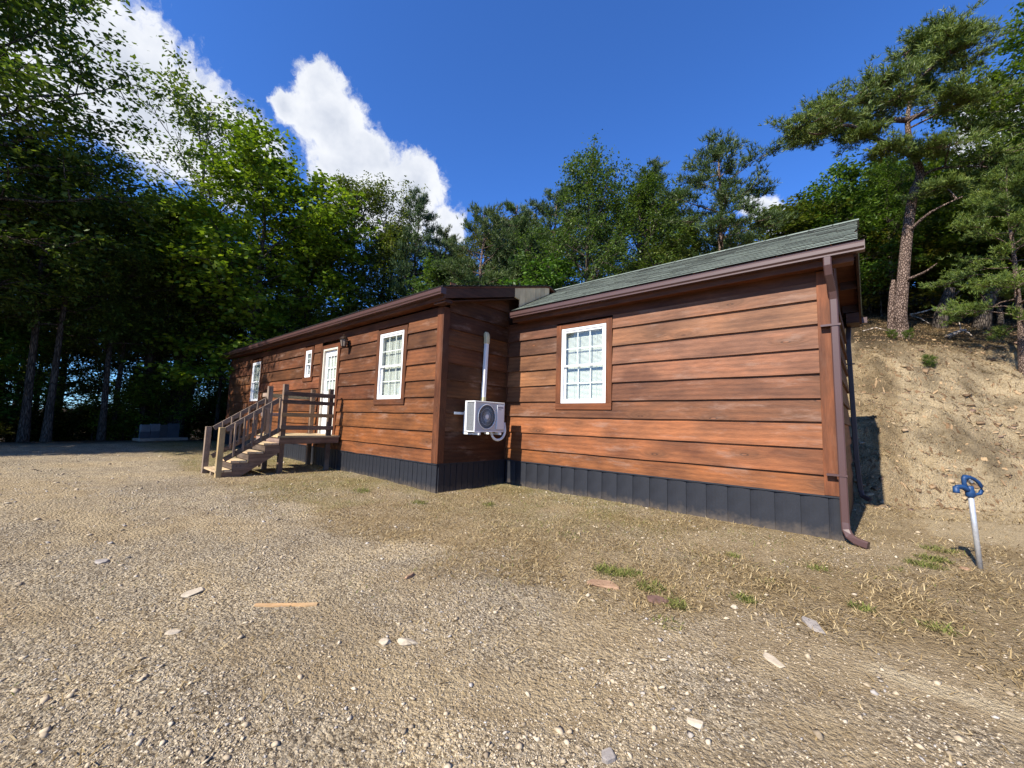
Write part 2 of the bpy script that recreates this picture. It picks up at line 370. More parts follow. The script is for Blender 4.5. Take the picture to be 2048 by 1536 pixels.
def island_mat(name, stops, rough=0.9, spec=0.15, noise_scale=60, trans=None):
    m, q, p, out = mat(name); geo = q.n('ShaderNodeNewGeometry')
    c = q.ramp(geo.outputs['Random Per Island'], stops)
    n1 = q.noise(geo.outputs['Position'], noise_scale, 3, 0.6)
    c = q.mix(1.0, c, q.ramp(n1, [(0.25, (0.75,)*3), (0.75, (1.2,)*3)]), 'MULTIPLY')
    q.l(c, p.inputs['Base Color']); p.inputs['Roughness'].default_value = rough; p.inputs['Specular IOR Level'].default_value = spec
    if trans:
        t = q.n('ShaderNodeBsdfTranslucent'); q.l(c, t.inputs[0]); mx = q.n('ShaderNodeMixShader'); mx.inputs[0].default_value = trans
        q.l(p.outputs[0], mx.inputs[1]); q.l(t.outputs[0], mx.inputs[2]); q.l(mx.outputs[0], out.inputs[0])
    return m
M['pebble'] = island_mat('mixed gravel stones', [(0.0, (0.19, 0.148, 0.10)), (0.3, (0.34, 0.27, 0.18)), (0.6, (0.43, 0.35, 0.24)), (0.87, (0.47, 0.395, 0.285)), (0.95, (0.28, 0.255, 0.23)), (1.0, (0.42, 0.38, 0.33))])
M['straw'] = island_mat('dry straw blades', [(0.0, (0.10, 0.066, 0.03)), (0.45, (0.27, 0.19, 0.09)), (0.8, (0.40, 0.30, 0.15)), (1.0, (0.55, 0.43, 0.24))], trans=0.2)
M['grass'] = island_mat('green grass blades', [(0.0, (0.08, 0.105, 0.022)), (0.5, (0.16, 0.18, 0.045)), (1.0, (0.30, 0.27, 0.09))], trans=0.3)
M['debris'] = island_mat('dead leaves and twigs', [(0.0, (0.07, 0.042, 0.022)), (0.5, (0.17, 0.105, 0.055)), (1.0, (0.36, 0.25, 0.14))])

def leaf_mat(name, stops, trans=0.35, gloss=0.35):
    m, q, p, out = mat(name); geo = q.n('ShaderNodeNewGeometry'); oi = q.n('ShaderNodeObjectInfo')
    c = q.ramp(geo.outputs['Random Per Island'], stops)
    c = q.mix(1.0, c, oi.outputs['Color'], 'MULTIPLY')
    lowf = q.noise(geo.outputs['Position'], 0.9, 2, 0.5)
    c = q.mix(1.0, c, q.ramp(lowf, [(0.3, (0.78, 0.82, 0.85)), (0.7, (1.2, 1.15, 1.0))]), 'MULTIPLY')
    q.l(c, p.inputs['Base Color']); p.inputs['Roughness'].default_value = 0.5; p.inputs['Specular IOR Level'].default_value = gloss
    t = q.n('ShaderNodeBsdfTranslucent'); tcx = q.mix(1.0, c, (1.15, 1.25, 0.6, 1), 'MULTIPLY'); q.l(tcx, t.inputs[0])
    mx = q.n('ShaderNodeMixShader'); mx.inputs[0].default_value = trans
    q.l(p.outputs[0], mx.inputs[1]); q.l(t.outputs[0], mx.inputs[2]); q.l(mx.outputs[0], out.inputs[0]); return m
M['leaf'] = leaf_mat('broadleaf foliage', [(0.0, (0.034, 0.060, 0.013)), (0.5, (0.070, 0.110, 0.023)), (1.0, (0.13, 0.165, 0.038))])
M['needle'] = leaf_mat('pine needles', [(0.0, (0.030, 0.054, 0.018)), (0.5, (0.062, 0.098, 0.028)), (1.0, (0.12, 0.155, 0.044))], trans=0.2, gloss=0.3)
def bark_mat(name, a, b, scale=(9, 9, 2.2), plates=False):
    m, q, p, out = mat(name); tcn = q.n('ShaderNodeTexCoord')
    v = q.vmath('MULTIPLY', tcn.outputs['Object'], scale)
    n1 = q.noise(v, 1.6, 5, 0.65); vor = q.n('ShaderNodeTexVoronoi', feature='DISTANCE_TO_EDGE'); q.l(q.vmath('ADD', v, q.vmath('SCALE', q.n('ShaderNodeTexNoise').outputs[1], scale=0.3)), vor.inputs['Vector']); vor.inputs['Scale'].default_value = 1.5
    e = q.maprange(vor.outputs['Distance'], 0.0, 0.22)
    h = q.math('ADD', q.math('MULTIPLY', e, 0.7), q.math('MULTIPLY', n1, 0.5))
    c = q.ramp(h, [(0.15, tuple(x*0.3 for x in a)), (0.45, a), (0.95, b)])
    q.l(c, p.inputs['Base Color']); p.inputs['Roughness'].default_value = 0.92; p.inputs['Specular IOR Level'].default_value = 0.15
    bump(q, p, h, 0.9, 0.03); return m
M['bark'] = bark_mat('grey brown bark', (0.055, 0.043, 0.034), (0.125, 0.102, 0.082), (14, 14, 2.5))
M['pinebark'] = bark_mat('plated pine bark', (0.085, 0.055, 0.042), (0.23, 0.165, 0.13), (17, 17, 8))
M['deadwood'] = bark_mat('bleached dead wood', (0.24, 0.19, 0.15), (0.5, 0.43, 0.36), (5, 5, 5))
def rock_mat(name, a, b):
    m, q, p, out = mat(name); tcn = q.n('ShaderNodeTexCoord'); v = tcn.outputs['Object']
    n1 = q.noise(q.vmath('MULTIPLY', v, (9, 9, 40)), 1.0, 6, 0.65); n2 = q.noise(v, 60, 4, 0.7)
    c = q.ramp(q.math('ADD', q.math('MULTIPLY', n1, 0.6), q.math('MULTIPLY', n2, 0.4)), [(0.3, a), (0.7, b)])
    q.l(c, p.inputs['Base Color']); p.inputs['Roughness'].default_value = 0.9; p.inputs['Specular IOR Level'].default_value = 0.2
    bump(q, p, n2, 0.6, 0.006); return m
M['paleshale'] = rock_mat('pale shale', (0.27, 0.22, 0.155), (0.56, 0.48, 0.36))
M['redshale'] = rock_mat('rusty brown shale', (0.15, 0.085, 0.05), (0.42, 0.27, 0.17))
M['darkshale'] = rock_mat('dark maroon shale', (0.07, 0.042, 0.036), (0.20, 0.115, 0.085))
M['greyshale'] = rock_mat('grey shale', (0.17, 0.15, 0.135), (0.36, 0.32, 0.28))

# ---------------------------------------------------------------- terrain
def vnoise(x, y, seed=0):
    xi = np.floor(x).astype(np.int64); yi = np.floor(y).astype(np.int64); fx = x-xi; fy = y-yi
    fx = fx*fx*(3-2*fx); fy = fy*fy*(3-2*fy)
    def h(a, b):
        n = (a*374761393+b*668265263+seed*1442695041) & 0x7fffffff
        n = ((n ^ (n >> 13))*1274126177) & 0x7fffffff
        return ((n ^ (n >> 16)) & 0xffff)/65535.0
    return (h(xi, yi)*(1-fx)+h(xi+1, yi)*fx)*(1-fy)+(h(xi, yi+1)*(1-fx)+h(xi+1, yi+1)*fx)*fy-0.5
def fbm(x, y, sc, oct=4, seed=0):
    s = 0; a = 1.0
    for i in range(oct):
        s = s+a*vnoise(x*sc, y*sc, seed+i*17); sc *= 2.03; a *= 0.5
    return s
def sstep(a, b, x):
    t = np.clip((x-a)/(b-a), 0, 1); return t*t*(3-2*t)
def bank_y0(x):
    return 4.9-1.2*sstep(-2.2, -0.4, x)+0.75*np.clip(x, 0, 4)
def ground_z(x, y, fine=True):
    x = np.asarray(x, float); y = np.asarray(y, float)
    z = -0.45-0.006*np.clip(x+5.7, -30, 12)+np.clip(y, -14, 0)*0.035*np.clip((x+8)/4, 0, 1)
    t = y-bank_y0(x)
    fade = sstep(-23, -12, x)
    wob = 0.35*fbm(x, y, 0.5, 3, 5)
    tt = np.clip(t+wob, 0, None)
    run = 4.1
    bank = np.where(tt < run, 0.84*tt, 0.84*run+0.36*(tt-run))
    bank = np.where(tt > 24, 0.84*run+0.36*(24-run)+0.10*(tt-24), bank)
    bank = np.minimum(bank, 26)
    ridge = sstep(0, 0.5, tt)*sstep(run+3, run-1.0, tt)
    z = z+bank*fade
    if fine:
        z = z+ridge*fade*(0.30*fbm(x*0.7, y*1.6, 1.5, 4, 9)+0.16*np.abs(fbm(x, y*2.0, 4.0, 4, 31)))
        z = z+0.035*fbm(x, y, 0.6, 3, 3)*sstep(0.2, 1.6, np.hypot(x+3, np.clip(y+0.6, None, 0)))+0.012*fbm(x, y, 5, 3, 4)
    z = z-0.16*np.clip(-21.5-x, 0, 60)*sstep(6, -4, y)          # falls away beyond the trees on the left
    z = z-0.05*np.clip(-12-y, 0, 80)
    return z
def axis(lo, hi, a, b, step, growth=1.12):
    c = list(np.arange(a, b, step)); s = step
    while c[-1] < hi: s *= growth; c.append(c[-1]+s)
    d = [a]; s = step
    while d[-1] > lo: s *= growth; d.append(d[-1]-s)
    return np.array(d[1:][::-1]+c)
gx = axis(-4000, 4000, -11.0, 3.2, 0.045); gy = axis(-4000, 4000, -6.4, 8.6, 0.05)
GX, GY = np.meshgrid(gx, gy)
GZ = ground_z(GX, GY)
nx, ny = len(gx), len(gy)
idx = np.arange(nx*ny).reshape(ny, nx)
faces = np.stack([idx[:-1, :-1], idx[:-1, 1:], idx[1:, 1:], idx[1:, :-1]], -1).reshape(-1, 4)
me = fast_mesh('ground', np.stack([GX, GY, GZ], -1).reshape(-1, 3), faces, M['ground'])
me.polygons.foreach_set('use_smooth', np.ones(len(faces), bool))
XLW = -5.76
def straw_line(x): return np.interp(x, [-30, -12, -10, -7, -4.5, -2.2, -0.9, 0.6, 3, 8], [-4.0, -4.0, -4.4, -4.1, -3.9, -3.35, -2.95, -2.5, -2.6, -2.6])
def zones(x, y):
    n = fbm(x, y, 1.3, 4, 21); n2 = fbm(x, y, 0.45, 3, 23)
    straw = sstep(-0.25, 0.55, y-straw_line(x)+0.8*n)*(0.72+0.5*fbm(x, y, 2.2, 3, 40))
    t = y-bank_y0(x)
    tracks = 0.75*sstep(0.42, 0.05, np.abs(y+4.4-0.32*(x+4.3)+0.35*n2))+0.8*sstep(0.34, 0.04, np.abs(y+4.95-0.62*(x+2.6)+0.3*n2))*sstep(0.2, -0.8, x)+0.6*sstep(0.4, 0.05, np.abs(y+5.7-0.30*(x+6.5)+0.35*n2))
    sand = np.clip(np.clip(tracks, 0, 1)*sstep(-0.45, 0.25, n)+0.6*sstep(0.16, 0.5, fbm(x, y*1.3, 0.8, 4, 71)), 0, 0.85)
    streak = sstep(0.20, 0.06, np.abs(y+2.90-0.05*x+0.16*n))*sstep(-0.75, -0.2, x+0.3*n)
    bench = sstep(0.3, 1.4, y+0.8*n-0.3*(x-0.5))*sstep(0.0, 0.4, x+0.2*n)*sstep(3.3, 2.2, t-1.5)*0.9
    bank = sstep(-0.6, 0.6, t)*sstep(6.2, 3.6, t+0.8*n)*np.clip(0.62+0.85*fbm(x, y*1.6, 2.2, 5, 50), 0.12, 1)
    bank = np.where(x > -2, bank, 0)
    sand = np.clip(np.maximum.reduce([sand, streak, bench, bank*0.55]), 0, 1)
    straw = np.clip(np.maximum(straw, sstep(0, 1, t)*0.8), 0, 1)
    leaf = np.clip(np.maximum(sstep(3.6, 5.6, t+1.5*n), sstep(-18.5, -20.5, x+1.0*n)), 0, 1)
    leaf = np.maximum(leaf, sstep(-0.3, 0.9, t)*(x > -2)*np.clip(0.26+0.75*fbm(x, y*1.5, 2.6, 4, 63), 0.02, 0.75))      # litter and roots on the bank
    leaf = np.maximum(leaf, sstep(-12, -15, y))
    return straw, sand, leaf
def olive(x, y):
    g_ = fbm(x, y, 0.8, 4, 88); near = np.where(x < XLW, sstep(3.6, 0.8, -1.7-y), sstep(3.2, 0.3, -y)*sstep(0.0, -3.5, x))
    return np.clip(near*(0.55+0.9*g_)+0.8*sstep(-10.5, -11.5, x)*sstep(-5.0, -3.6, y+0.5*g_), 0, 0.85)
zs = zones(GX.ravel(), GY.ravel())
a = me.attributes.new('zone', 'FLOAT_COLOR', 'POINT')
a.data.foreach_set('color', np.stack([*zs, olive(GX.ravel(), GY.ravel())], -1).astype(np.float32).ravel())
gob = bpy.data.objects.new('ground', me); COL.objects.link(gob); tag(gob, kind='structure')
def gz(x, y): return float(ground_z(np.array([x]), np.array([y]))[0])

# ---------------------------------------------------------------- cabin
XL, D, XC = -5.76, -1.70, -0.476
XBL = -18.25
ZB = [0.0, 0.246, 0.56, 0.873, 1.156, 1.46, 1.764, 2.071, 2.376, 2.69]
cabin = empty('cabin', (-5.8, 0, -0.45), 'long low cabin in stained brown wood siding with green shingle roof and charcoal skirting', 'cabin')
def cbox(name, mt, *b, **k):
    return build(name, MB().box(*b), mt, k.pop('parent', cabin), **k)
# solid core behind the boards
cbox('wall_core', M['core'], XL-0.2, XC-0.10, 0.12, 3.36, -0.9, 2.74)
cbox('wall_core', M['core'], XBL+0.06, XL-0.12, D+0.12, 3.6, -0.9, 2.76)
EV = 0.043
def lap_board(segs, plane, axis, sgn, tint):
    """one clapboard, in up to three butted pieces round an opening; segs: (u0, u1, z0, z1, zbase, ztop_full)"""
    mb = MB()
    for (u0, u1, z0, z1, zb0, zb1) in segs:
        n = max(2, int((u1-u0)/0.35)+1); us = np.linspace(u0, u1, n); vs = []
        def off(z): return EV+(0.009-EV)*(z-zb0)/(zb1-zb0)
        for u in us:
            w = random.uniform(-0.0035, 0.0035) if z0 == zb0 else 0.0
            j = random.uniform(-0.003, 0.003)
            for (o, z) in ((off(z0)+j, z0+w), (0.003, z0+w), (0.0, z1), (off(z1), z1)):
                p = plane+sgn*o; vs.append((u, p, z) if axis == 'x' else (p, u, z))
        fs = [(i*4+j, i*4+(j+1) % 4, (i+1)*4+(j+1) % 4, (i+1)*4+j) for i in range(n-1) for j in range(4)]
        mb.add(vs, fs+[(0, 1, 2, 3), tuple(range((n-1)*4, n*4))])
    u0 = min(q[0] for q in segs); u1 = max(q[1] for q in segs); z0 = segs[0][4]
    c = ((u0+u1)/2, plane, z0) if axis == 'x' else (plane, (u0+u1)/2, z0)
    return build('siding_board', mb, M['siding'], cabin, origin=c, grain=axis, color=tint)
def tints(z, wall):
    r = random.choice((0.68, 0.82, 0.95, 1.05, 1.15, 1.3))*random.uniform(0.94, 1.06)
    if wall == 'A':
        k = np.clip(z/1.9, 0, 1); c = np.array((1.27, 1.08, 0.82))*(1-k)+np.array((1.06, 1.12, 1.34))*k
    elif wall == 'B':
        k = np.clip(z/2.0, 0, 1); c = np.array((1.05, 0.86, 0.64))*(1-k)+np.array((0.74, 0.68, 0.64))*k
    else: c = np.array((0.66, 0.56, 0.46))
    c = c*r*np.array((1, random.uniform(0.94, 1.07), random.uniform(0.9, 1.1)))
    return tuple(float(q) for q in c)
def wall_boards(u0, u1, holes, plane, axis, sgn, wall, splits=None, zlist=ZB):
    for i in range(len(zlist)-1):
        z0, z1 = zlist[i], zlist[i+1]; zt = z1+0.02
        pieces = [[(u0, u1, z0, zt, z0, zt)]]
        for (h0, h1, hz0, hz1) in holes:
            if not (zt > hz0+0.004 and z0 < hz1-0.004): continue
            new = []
            for grp in pieces:
                g2 = []; cut = False
                for sg in grp:
                    p, q = sg[0], sg[1]
                    if h1 <= p or h0 >= q or sg[2] != z0: g2.append(sg); continue
                    if h0-p > 0.04: g2.append((p, h0, z0, zt, z0, zt))
                    if hz0-z0 > 0.03: g2.append((max(h0, p), min(h1, q), z0, hz0, z0, zt))
                    elif h0-p > 0.04 and q-h1 > 0.04:      # opening spans the whole row: two boards
                        new.append(g2); g2 = []
                    if q-h1 > 0.04: g2.append((h1, q, z0, zt, z0, zt))
                if g2: new.append(g2)
            pieces = [q for q in new if q]
        for grp in pieces:
            if splits and len(grp) == 1 and grp[0][1]-grp[0][0] > 4.2:
                p, q = grp[0][:2]; cut = p+(q-p)*random.uniform(0.35, 0.65)
                lap_board([(p, cut-0.002, z0, zt, z0, zt)], plane, axis, sgn, tints(z0, wall)); lap_board([(cut+0.002, q, z0, zt, z0, zt)], plane, axis, sgn, tints(z0, wall))
            else: lap_board(grp, plane, axis, sgn, tints(z0, wall))
WA = (-4.398, -3.498, 1.118, 2.480); W2 = (-7.761, -6.904, 1.133, 2.475); WS = (-11.44, -11.078, 1.76, 2.474); W1 = (-15.71, -14.93, 1.18, 2.460)
DR = (-10.40, -9.62, 0.34, 2.42)
TW = 0.115
def hole(w, bottom=True): return (w[0]-TW, w[1]+TW, w[2]-(TW if bottom else 0.3), w[3]+0.09)
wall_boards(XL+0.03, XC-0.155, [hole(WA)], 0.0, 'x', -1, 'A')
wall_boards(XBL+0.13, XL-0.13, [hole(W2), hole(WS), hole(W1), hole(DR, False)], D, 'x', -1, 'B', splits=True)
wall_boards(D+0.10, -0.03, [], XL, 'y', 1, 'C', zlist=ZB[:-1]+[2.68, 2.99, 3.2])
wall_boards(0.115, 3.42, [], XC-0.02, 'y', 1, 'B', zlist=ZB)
# corner boards
def corner(name, *b, tint=(1, 0.95, 0.85)):
    return cbox(name, M['trim'], *b, origin=((b[0]+b[1])/2, (b[2]+b[3])/2, (b[4]+b[5])/2), grain='z', color=tint, bevel=0.004)
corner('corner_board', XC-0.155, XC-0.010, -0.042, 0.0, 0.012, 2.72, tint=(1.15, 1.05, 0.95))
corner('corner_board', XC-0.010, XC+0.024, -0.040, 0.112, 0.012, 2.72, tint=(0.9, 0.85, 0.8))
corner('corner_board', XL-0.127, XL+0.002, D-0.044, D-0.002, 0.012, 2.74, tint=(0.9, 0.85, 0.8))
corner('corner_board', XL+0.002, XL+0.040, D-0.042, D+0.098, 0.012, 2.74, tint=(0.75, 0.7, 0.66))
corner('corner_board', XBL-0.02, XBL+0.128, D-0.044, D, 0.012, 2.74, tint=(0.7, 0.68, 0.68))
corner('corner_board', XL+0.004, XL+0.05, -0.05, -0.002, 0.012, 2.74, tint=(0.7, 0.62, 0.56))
cbox('frieze_board', M['trim'], XL+0.052, XC-0.157, -0.026, -0.001, 2.60, 2.74, grain='x', color=(0.8, 0.75, 0.72))
cbox('frieze_board', M['trim'], XBL+0.13, XL-0.129, D-0.028, D-0.001, 2.60, 2.75, grain='x', color=(0.8, 0.75, 0.72))

# windows
def window(w, plane, grid=True, blinds=True, tint=(1.05, 0.95, 0.85)):
    x0, x1, z0, z1 = w; F = 0.045; zm = (z0+z1)/2+0.01
    f = MB()
    f.box(x0, x0+F, plane-0.040, plane+0.09, z0, z1); f.box(x1-F, x1, plane-0.040, plane+0.09, z0, z1)
    f.box(x0+F, x1-F, plane-0.039, plane+0.09, z1-F, z1); f.box(x0+F, x1-F, plane-0.043, plane+0.09, z0, z0+F)
    o = build('window', f, M['vinyl'], cabin, origin=((x0+x1)/2, plane, z0), bevel=0.004)
    s = MB()                                                   # upper sash sits proud, lower sash set back
    a, b = x0+F, x1-F; t = 0.034
    s.box(a, a+t, plane-0.026, plane-0.002, zm, z1-F); s.box(b-t, b, plane-0.026, plane-0.002, zm, z1-F)
    s.box(a+t, b-t, plane-0.025, plane-0.002, z1-F-t, z1-F); s.box(a, b, plane-0.030, plane-0.002, zm-0.035, zm)
    build('sash', s, M['vinyl'], o, bevel=0.003)
    s = MB()
    s.box(a, a+t, plane+0.006, plane+0.03, z0+F, zm-0.036); s.box(b-t, b, plane+0.006, plane+0.03, z0+F, zm-0.036)
    s.box(a+t, b-t, plane+0.005, plane+0.03, z0+F, z0+F+t)
    build('sash', s, M['vinyl'], o, bevel=0.003)
    build('pane', MB().box(a+t, b-t, plane-0.013, plane-0.011, zm, z1-F-t), M['glass'], o)
    build('pane', MB().box(a+t, b-t, plane+0.017, plane+0.019, z0+F+t, zm-0.036), M['glass'], o)
    cols = 3 if x1-x0 > 0.5 else 2
    for (p, za, zb) in ((plane-0.0105, zm, z1-F-t), (plane+0.0195, z0+F+t, zm-0.036)):
        for k in range(1, cols):
            xx = a+t+(b-a-2*t)*k/cols; build('muntin', MB().box(xx-0.009, xx+0.009, p, p+0.008, za, zb), M['vinyl'], o)
        zz = (za+zb)/2; build('muntin', MB().box(a+t, b-t, p+0.001, p+0.007, zz-0.009, zz+0.009), M['vinyl'], o)
    if blinds:
        bm_ = MB(); zz = z0+0.05; n = 0
        while zz < z1-0.06:
            bm_.add([(x0+0.055, plane+0.058, zz), (x1-0.055, plane+0.058, zz), (x1-0.055, plane+0.074, zz+0.023), (x0+0.055, plane+0.074, zz+0.023)], [(0, 1, 2, 3)]); zz += 0.0215
        for q in (0.25, 0.75):
            xx = x0+(x1-x0)*q; bm_.box(xx-0.002, xx+0.002, plane+0.050, plane+0.052, z0+0.05, z1-0.05)
        build('blind', bm_, M['blind'], o, fix=False)
        build('head_rail', MB().box(x0+0.05, x1-0.05, plane+0.045, plane+0.085, z1-0.085, z1-0.047), M['blind'], o)
    T = TW-0.004
    for (n_, b_, gr) in (('trim_board', (x0-T, x0-0.002, plane-0.048, plane-0.0005, z0-0.002, z1+0.085), 'z'),
                         ('trim_board', (x1+0.002, x1+T, plane-0.048, plane-0.0005, z0-0.002, z1+0.085), 'z'),
                         ('trim_board', (x0-T, x1+T, plane-0.051, plane-0.0005, z0-T, z0-0.004), 'x'),
                         ('trim_board', (x0-0.0, x1+0.0, plane-0.046, plane-0.0005, z1+0.002, z1+0.085), 'x')):
        build(n_, MB().box(*b_), M['trim'], o, origin=((b_[0]+b_[1])/2, plane, (b_[4]+b_[5])/2), grain=gr, color=tint, bevel=0.003)
    return o
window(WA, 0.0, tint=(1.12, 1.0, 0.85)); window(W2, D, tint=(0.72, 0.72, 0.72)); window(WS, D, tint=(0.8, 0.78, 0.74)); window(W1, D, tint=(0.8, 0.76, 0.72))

# door
x0, x1, z0, z1 = DR
df = MB(); df.box(x0, x0+0.05, D-0.035, D+0.10, z0, z1); df.box(x1-0.05, x1, D-0.035, D+0.10, z0, z1); df.box(x0+0.05, x1-0.05, D-0.034, D+0.10, z1-0.05, z1)
door = build('door', df, M['jamb'], cabin, origin=((x0+x1)/2, D, z0))
sl = MB(); a, b = x0+0.052, x1-0.052; gz0, gz1 = 1.36, 2.23; ga, gb = a+0.11, b-0.11
sl.box(a, ga, D+0.02, D+0.06, z0, z1-0.052); sl.box(gb, b, D+0.02, D+0.06, z0, z1-0.052); sl.box(ga, gb, D+0.02, D+0.06, z0, gz0); sl.box(ga, gb, D+0.02, D+0.06, gz1, z1-0.052)
build('door_leaf', sl, M['doorpaint'], door)
build('pane', MB().box(ga, gb, D+0.035, D+0.038, gz0, gz1), M['glass'], door)
for k in (1, 2): xx = ga+(gb-ga)*k/3; build('muntin', MB().box(xx-0.011, xx+0.011, D+0.022, D+0.034, gz0, gz1), M['doorpaint'], door)
for k in (1, 2): zz = gz0+(gz1-gz0)*k/3; build('muntin', MB().box(ga, gb, D+0.023, D+0.033, zz-0.011, zz+0.011), M['doorpaint'], door)
build('curtain', MB().box(ga-0.01, gb+0.01, D+0.062, D+0.066, gz0-0.02, gz1+0.02), M['blind'], door)
for zz in (0.55, 0.98): build('panel_moulding', MB().box(a+0.12, b-0.12, D+0.012, D+0.0195, zz, zz+0.30), M['doorpaint'], door, bevel=0.005)
build('door_knob', MB().lathe([(0.004, 0), (0.022, 0.002), (0.026, 0.02), (0.018, 0.035), (0.004, 0.04)], (x0+0.11, D-0.02, 1.22), 12), M['brass'], door, smooth=True)
build('threshold', MB().box(x0, x1, D-0.06, D+0.1, z0-0.03, z0-0.002), M['acgrey'], door)
for (n_, b_, gr) in (('trim_board', (x0-TW, x0-0.002, D-0.048, D-0.0005, 0.05, z1+0.085), 'z'), ('trim_board', (x1+0.002, x1+TW, D-0.048, D-0.0005, 0.05, z1+0.085), 'z'), ('trim_board', (x0, x1, D-0.046, D-0.0005, z1+0.002, z1+0.085), 'x')):
    build(n_, MB().box(*b_), M['trim'], door, origin=((b_[0]+b_[1])/2, D, (b_[4]+b_[5])/2), grain=gr, color=(0.8, 0.74, 0.7))
cbox('sill_beam', M['trim'], x0, x1, D-0.03, D, 0.03, 0.305, grain='x', color=(0.7, 0.7, 0.7))

# skirting: wide lapped boards on the right wing, narrow grooved boards on the left wing
u = XL+0.05
while u < XC+0.01:
    w = 0.268; e = min(u+w, XC+0.018)
    n = 6; mb = MB(); prof = []
    for k in range(n+1):
        t = k/n; prof.append((u+(e-u)*t, -0.012-0.022*math.sin(math.pi*(0.12+0.80*t))-0.012*t))
    prof += [(e, 0.02), (u, 0.02)]
    mb.prism(prof, -0.62, -0.012+random.uniform(-0.004, 0.002), 'z')
    build('skirt_board', mb, M['skirt'], cabin, origin=((u+e)/2, 0, -0.25)); u = e+0.001
u = XBL
while u < XL+0.02:
    e = min(u+0.136, XL+0.03)
    build('skirt_board', MB().box(u+0.005, e-0.005, D-0.030+random.uniform(-0.002, 0.002), D+0.02, -0.62, -0.012), M['skirt'], cabin, origin=((u+e)/2, D, -0.25), bevel=0.004); u = e
cbox('skirt_backing', M['skirt'], XBL, XL+0.02, D+0.021, D+0.06, -0.62, -0.014)
u = D+0.0
while u < -0.02:
    e = min(u+0.136, -0.02)
    build('skirt_board', MB().box(XL-0.02, XL+0.032, u+0.005, e-0.005, -0.62, -0.012), M['skirt'], cabin, origin=(XL, (u+e)/2, -0.25), bevel=0.004); u = e
cbox('skirt_backing', M['skirt'], XL-0.06, XL-0.021, D+0.062, 0.03, -0.62, -0.014)
u = 0.03
while u < 3.40:
    e = min(u+0.136, 3.42)
    build('skirt_board', MB().box(XC-0.04, XC+0.012, u+0.005, e-0.005, -0.62, -0.02), M['trim'] if u > 1.5 else M['skirt'], cabin, origin=(XC, (u+e)/2, -0.25), grain='z', color=(0.5, 0.5, 0.5)); u = e
cbox('ledger_strip', M['skirt'], XL+0.04, XC+0.02, -0.050, -0.005, -0.010, 0.010)
cbox('ledger_strip', M['skirt'], XBL, XL+0.035, D-0.045, D-0.003, -0.010, 0.010)
cbox('ledger_strip', M['skirt'], XL-0.003, XL+0.045, D+0.0, -0.052, -0.0105, 0.0105)

# ---------------- roofs
RX0, RX1 = -5.455, -0.235            # right wing roof
EY, EZ = -0.285, 2.945; RY, RZ = 1.72, 3.985; SL = (RZ-EZ)/(RY-EY)
def za(y): return EZ+SL*(y-EY) if y < RY else RZ-SL*(y-RY)
roof = build('roof', MB().add([(RX0, EY, EZ-0.03), (RX1, EY, EZ-0.03), (RX1, RY, RZ-0.03), (RX0-0.50, RY, RZ-0.03), (RX0-0.50, 0.7, za(0.7)-0.03), (RX0, 0.7, za(0.7)-0.03),
                               (RX0, EY, EZ-0.06), (RX1, EY, EZ-0.06), (RX1, RY, RZ-0.06), (RX0-0.50, RY, RZ-0.06), (RX0-0.50, 0.7, za(0.7)-0.06), (RX0, 0.7, za(0.7)-0.06)],
                              [(0, 1, 2, 3, 4, 5), (11, 10, 9, 8, 7, 6), (0, 6, 7, 1), (1, 7, 8, 2), (2, 8, 9, 3), (3, 9, 10, 4), (4, 10, 11, 5), (5, 11, 6, 0)])
             .add([(RX0-0.5, RY+0.002, RZ-0.03), (RX1, RY+0.002, RZ-0.03), (RX1, 3.73, za(3.73)-0.03), (RX0-0.5, 3.73, za(3.73)-0.03), (RX0-0.5, RY+0.002, RZ-0.06), (RX1, RY+0.002, RZ-0.06), (RX1, 3.73, za(3.73)-0.06), (RX0-0.5, 3.73, za(3.73)-0.06)],
                  [(0, 1, 2, 3), (7, 6, 5, 4), (0, 4, 5, 1), (1, 5, 6, 2), (2, 6, 7, 3), (3, 7, 4, 0)]), M['soffit'], cabin, origin=(-3, EY, EZ), grain='x')
rows = 16; ex = (RY-EY)/rows
for r in range(rows):
    ya, yb = EY-0.02+r*ex, EY+(r+1)*ex+0.03
    xx = RX0-(0.50 if ya > 0.7 else 0.0)-random.uniform(0, 0.2); lim0 = RX0-(0.50 if ya > 0.7 else 0.0)
    while xx < RX1+0.012:
        e = xx+random.choice((0.24, 0.31, 0.38, 0.46))
        p, q = max(xx, lim0), min(e, RX1+0.014)
        if q-p > 0.03:
            th = random.uniform(0.003, 0.0095); j = random.uniform(-0.006, 0.006)
            vs = [(p+0.002, ya+j, za(ya+j)+0.001), (q-0.002, ya+j, za(ya+j)+0.001), (p+0.002, yb, za(yb)-0.016), (q-0.002, yb, za(yb)-0.016),
                  (p+0.002, ya+j, za(ya+j)+th), (q-0.002, ya+j, za(ya+j)+th), (p+0.002, yb, za(yb)-0.008), (q-0.002, yb, za(yb)-0.008)]
            build('shingle', MB().hexa(vs), M['shingle'], roof, fix=False)
        xx = e
n = int((RX1-RX0+0.5)/0.3)
for k in range(n):
    p = RX0-0.5+k*(RX1+0.014-RX0+0.5)/n; q = p+(RX1+0.014-RX0+0.5)/n+0.02
    mb = MB().prism([(RY-0.14, za(RY-0.14)+0.014), (RY, RZ+0.018), (RY+0.14, za(RY+0.14)+0.014), (RY+0.14, za(RY+0.14)+0.004), (RY, RZ+0.008), (RY-0.14, za(RY-0.14)+0.004)], p, q, 'x')
    build('ridge_cap', mb, M['shingle'], roof)
mb = MB()
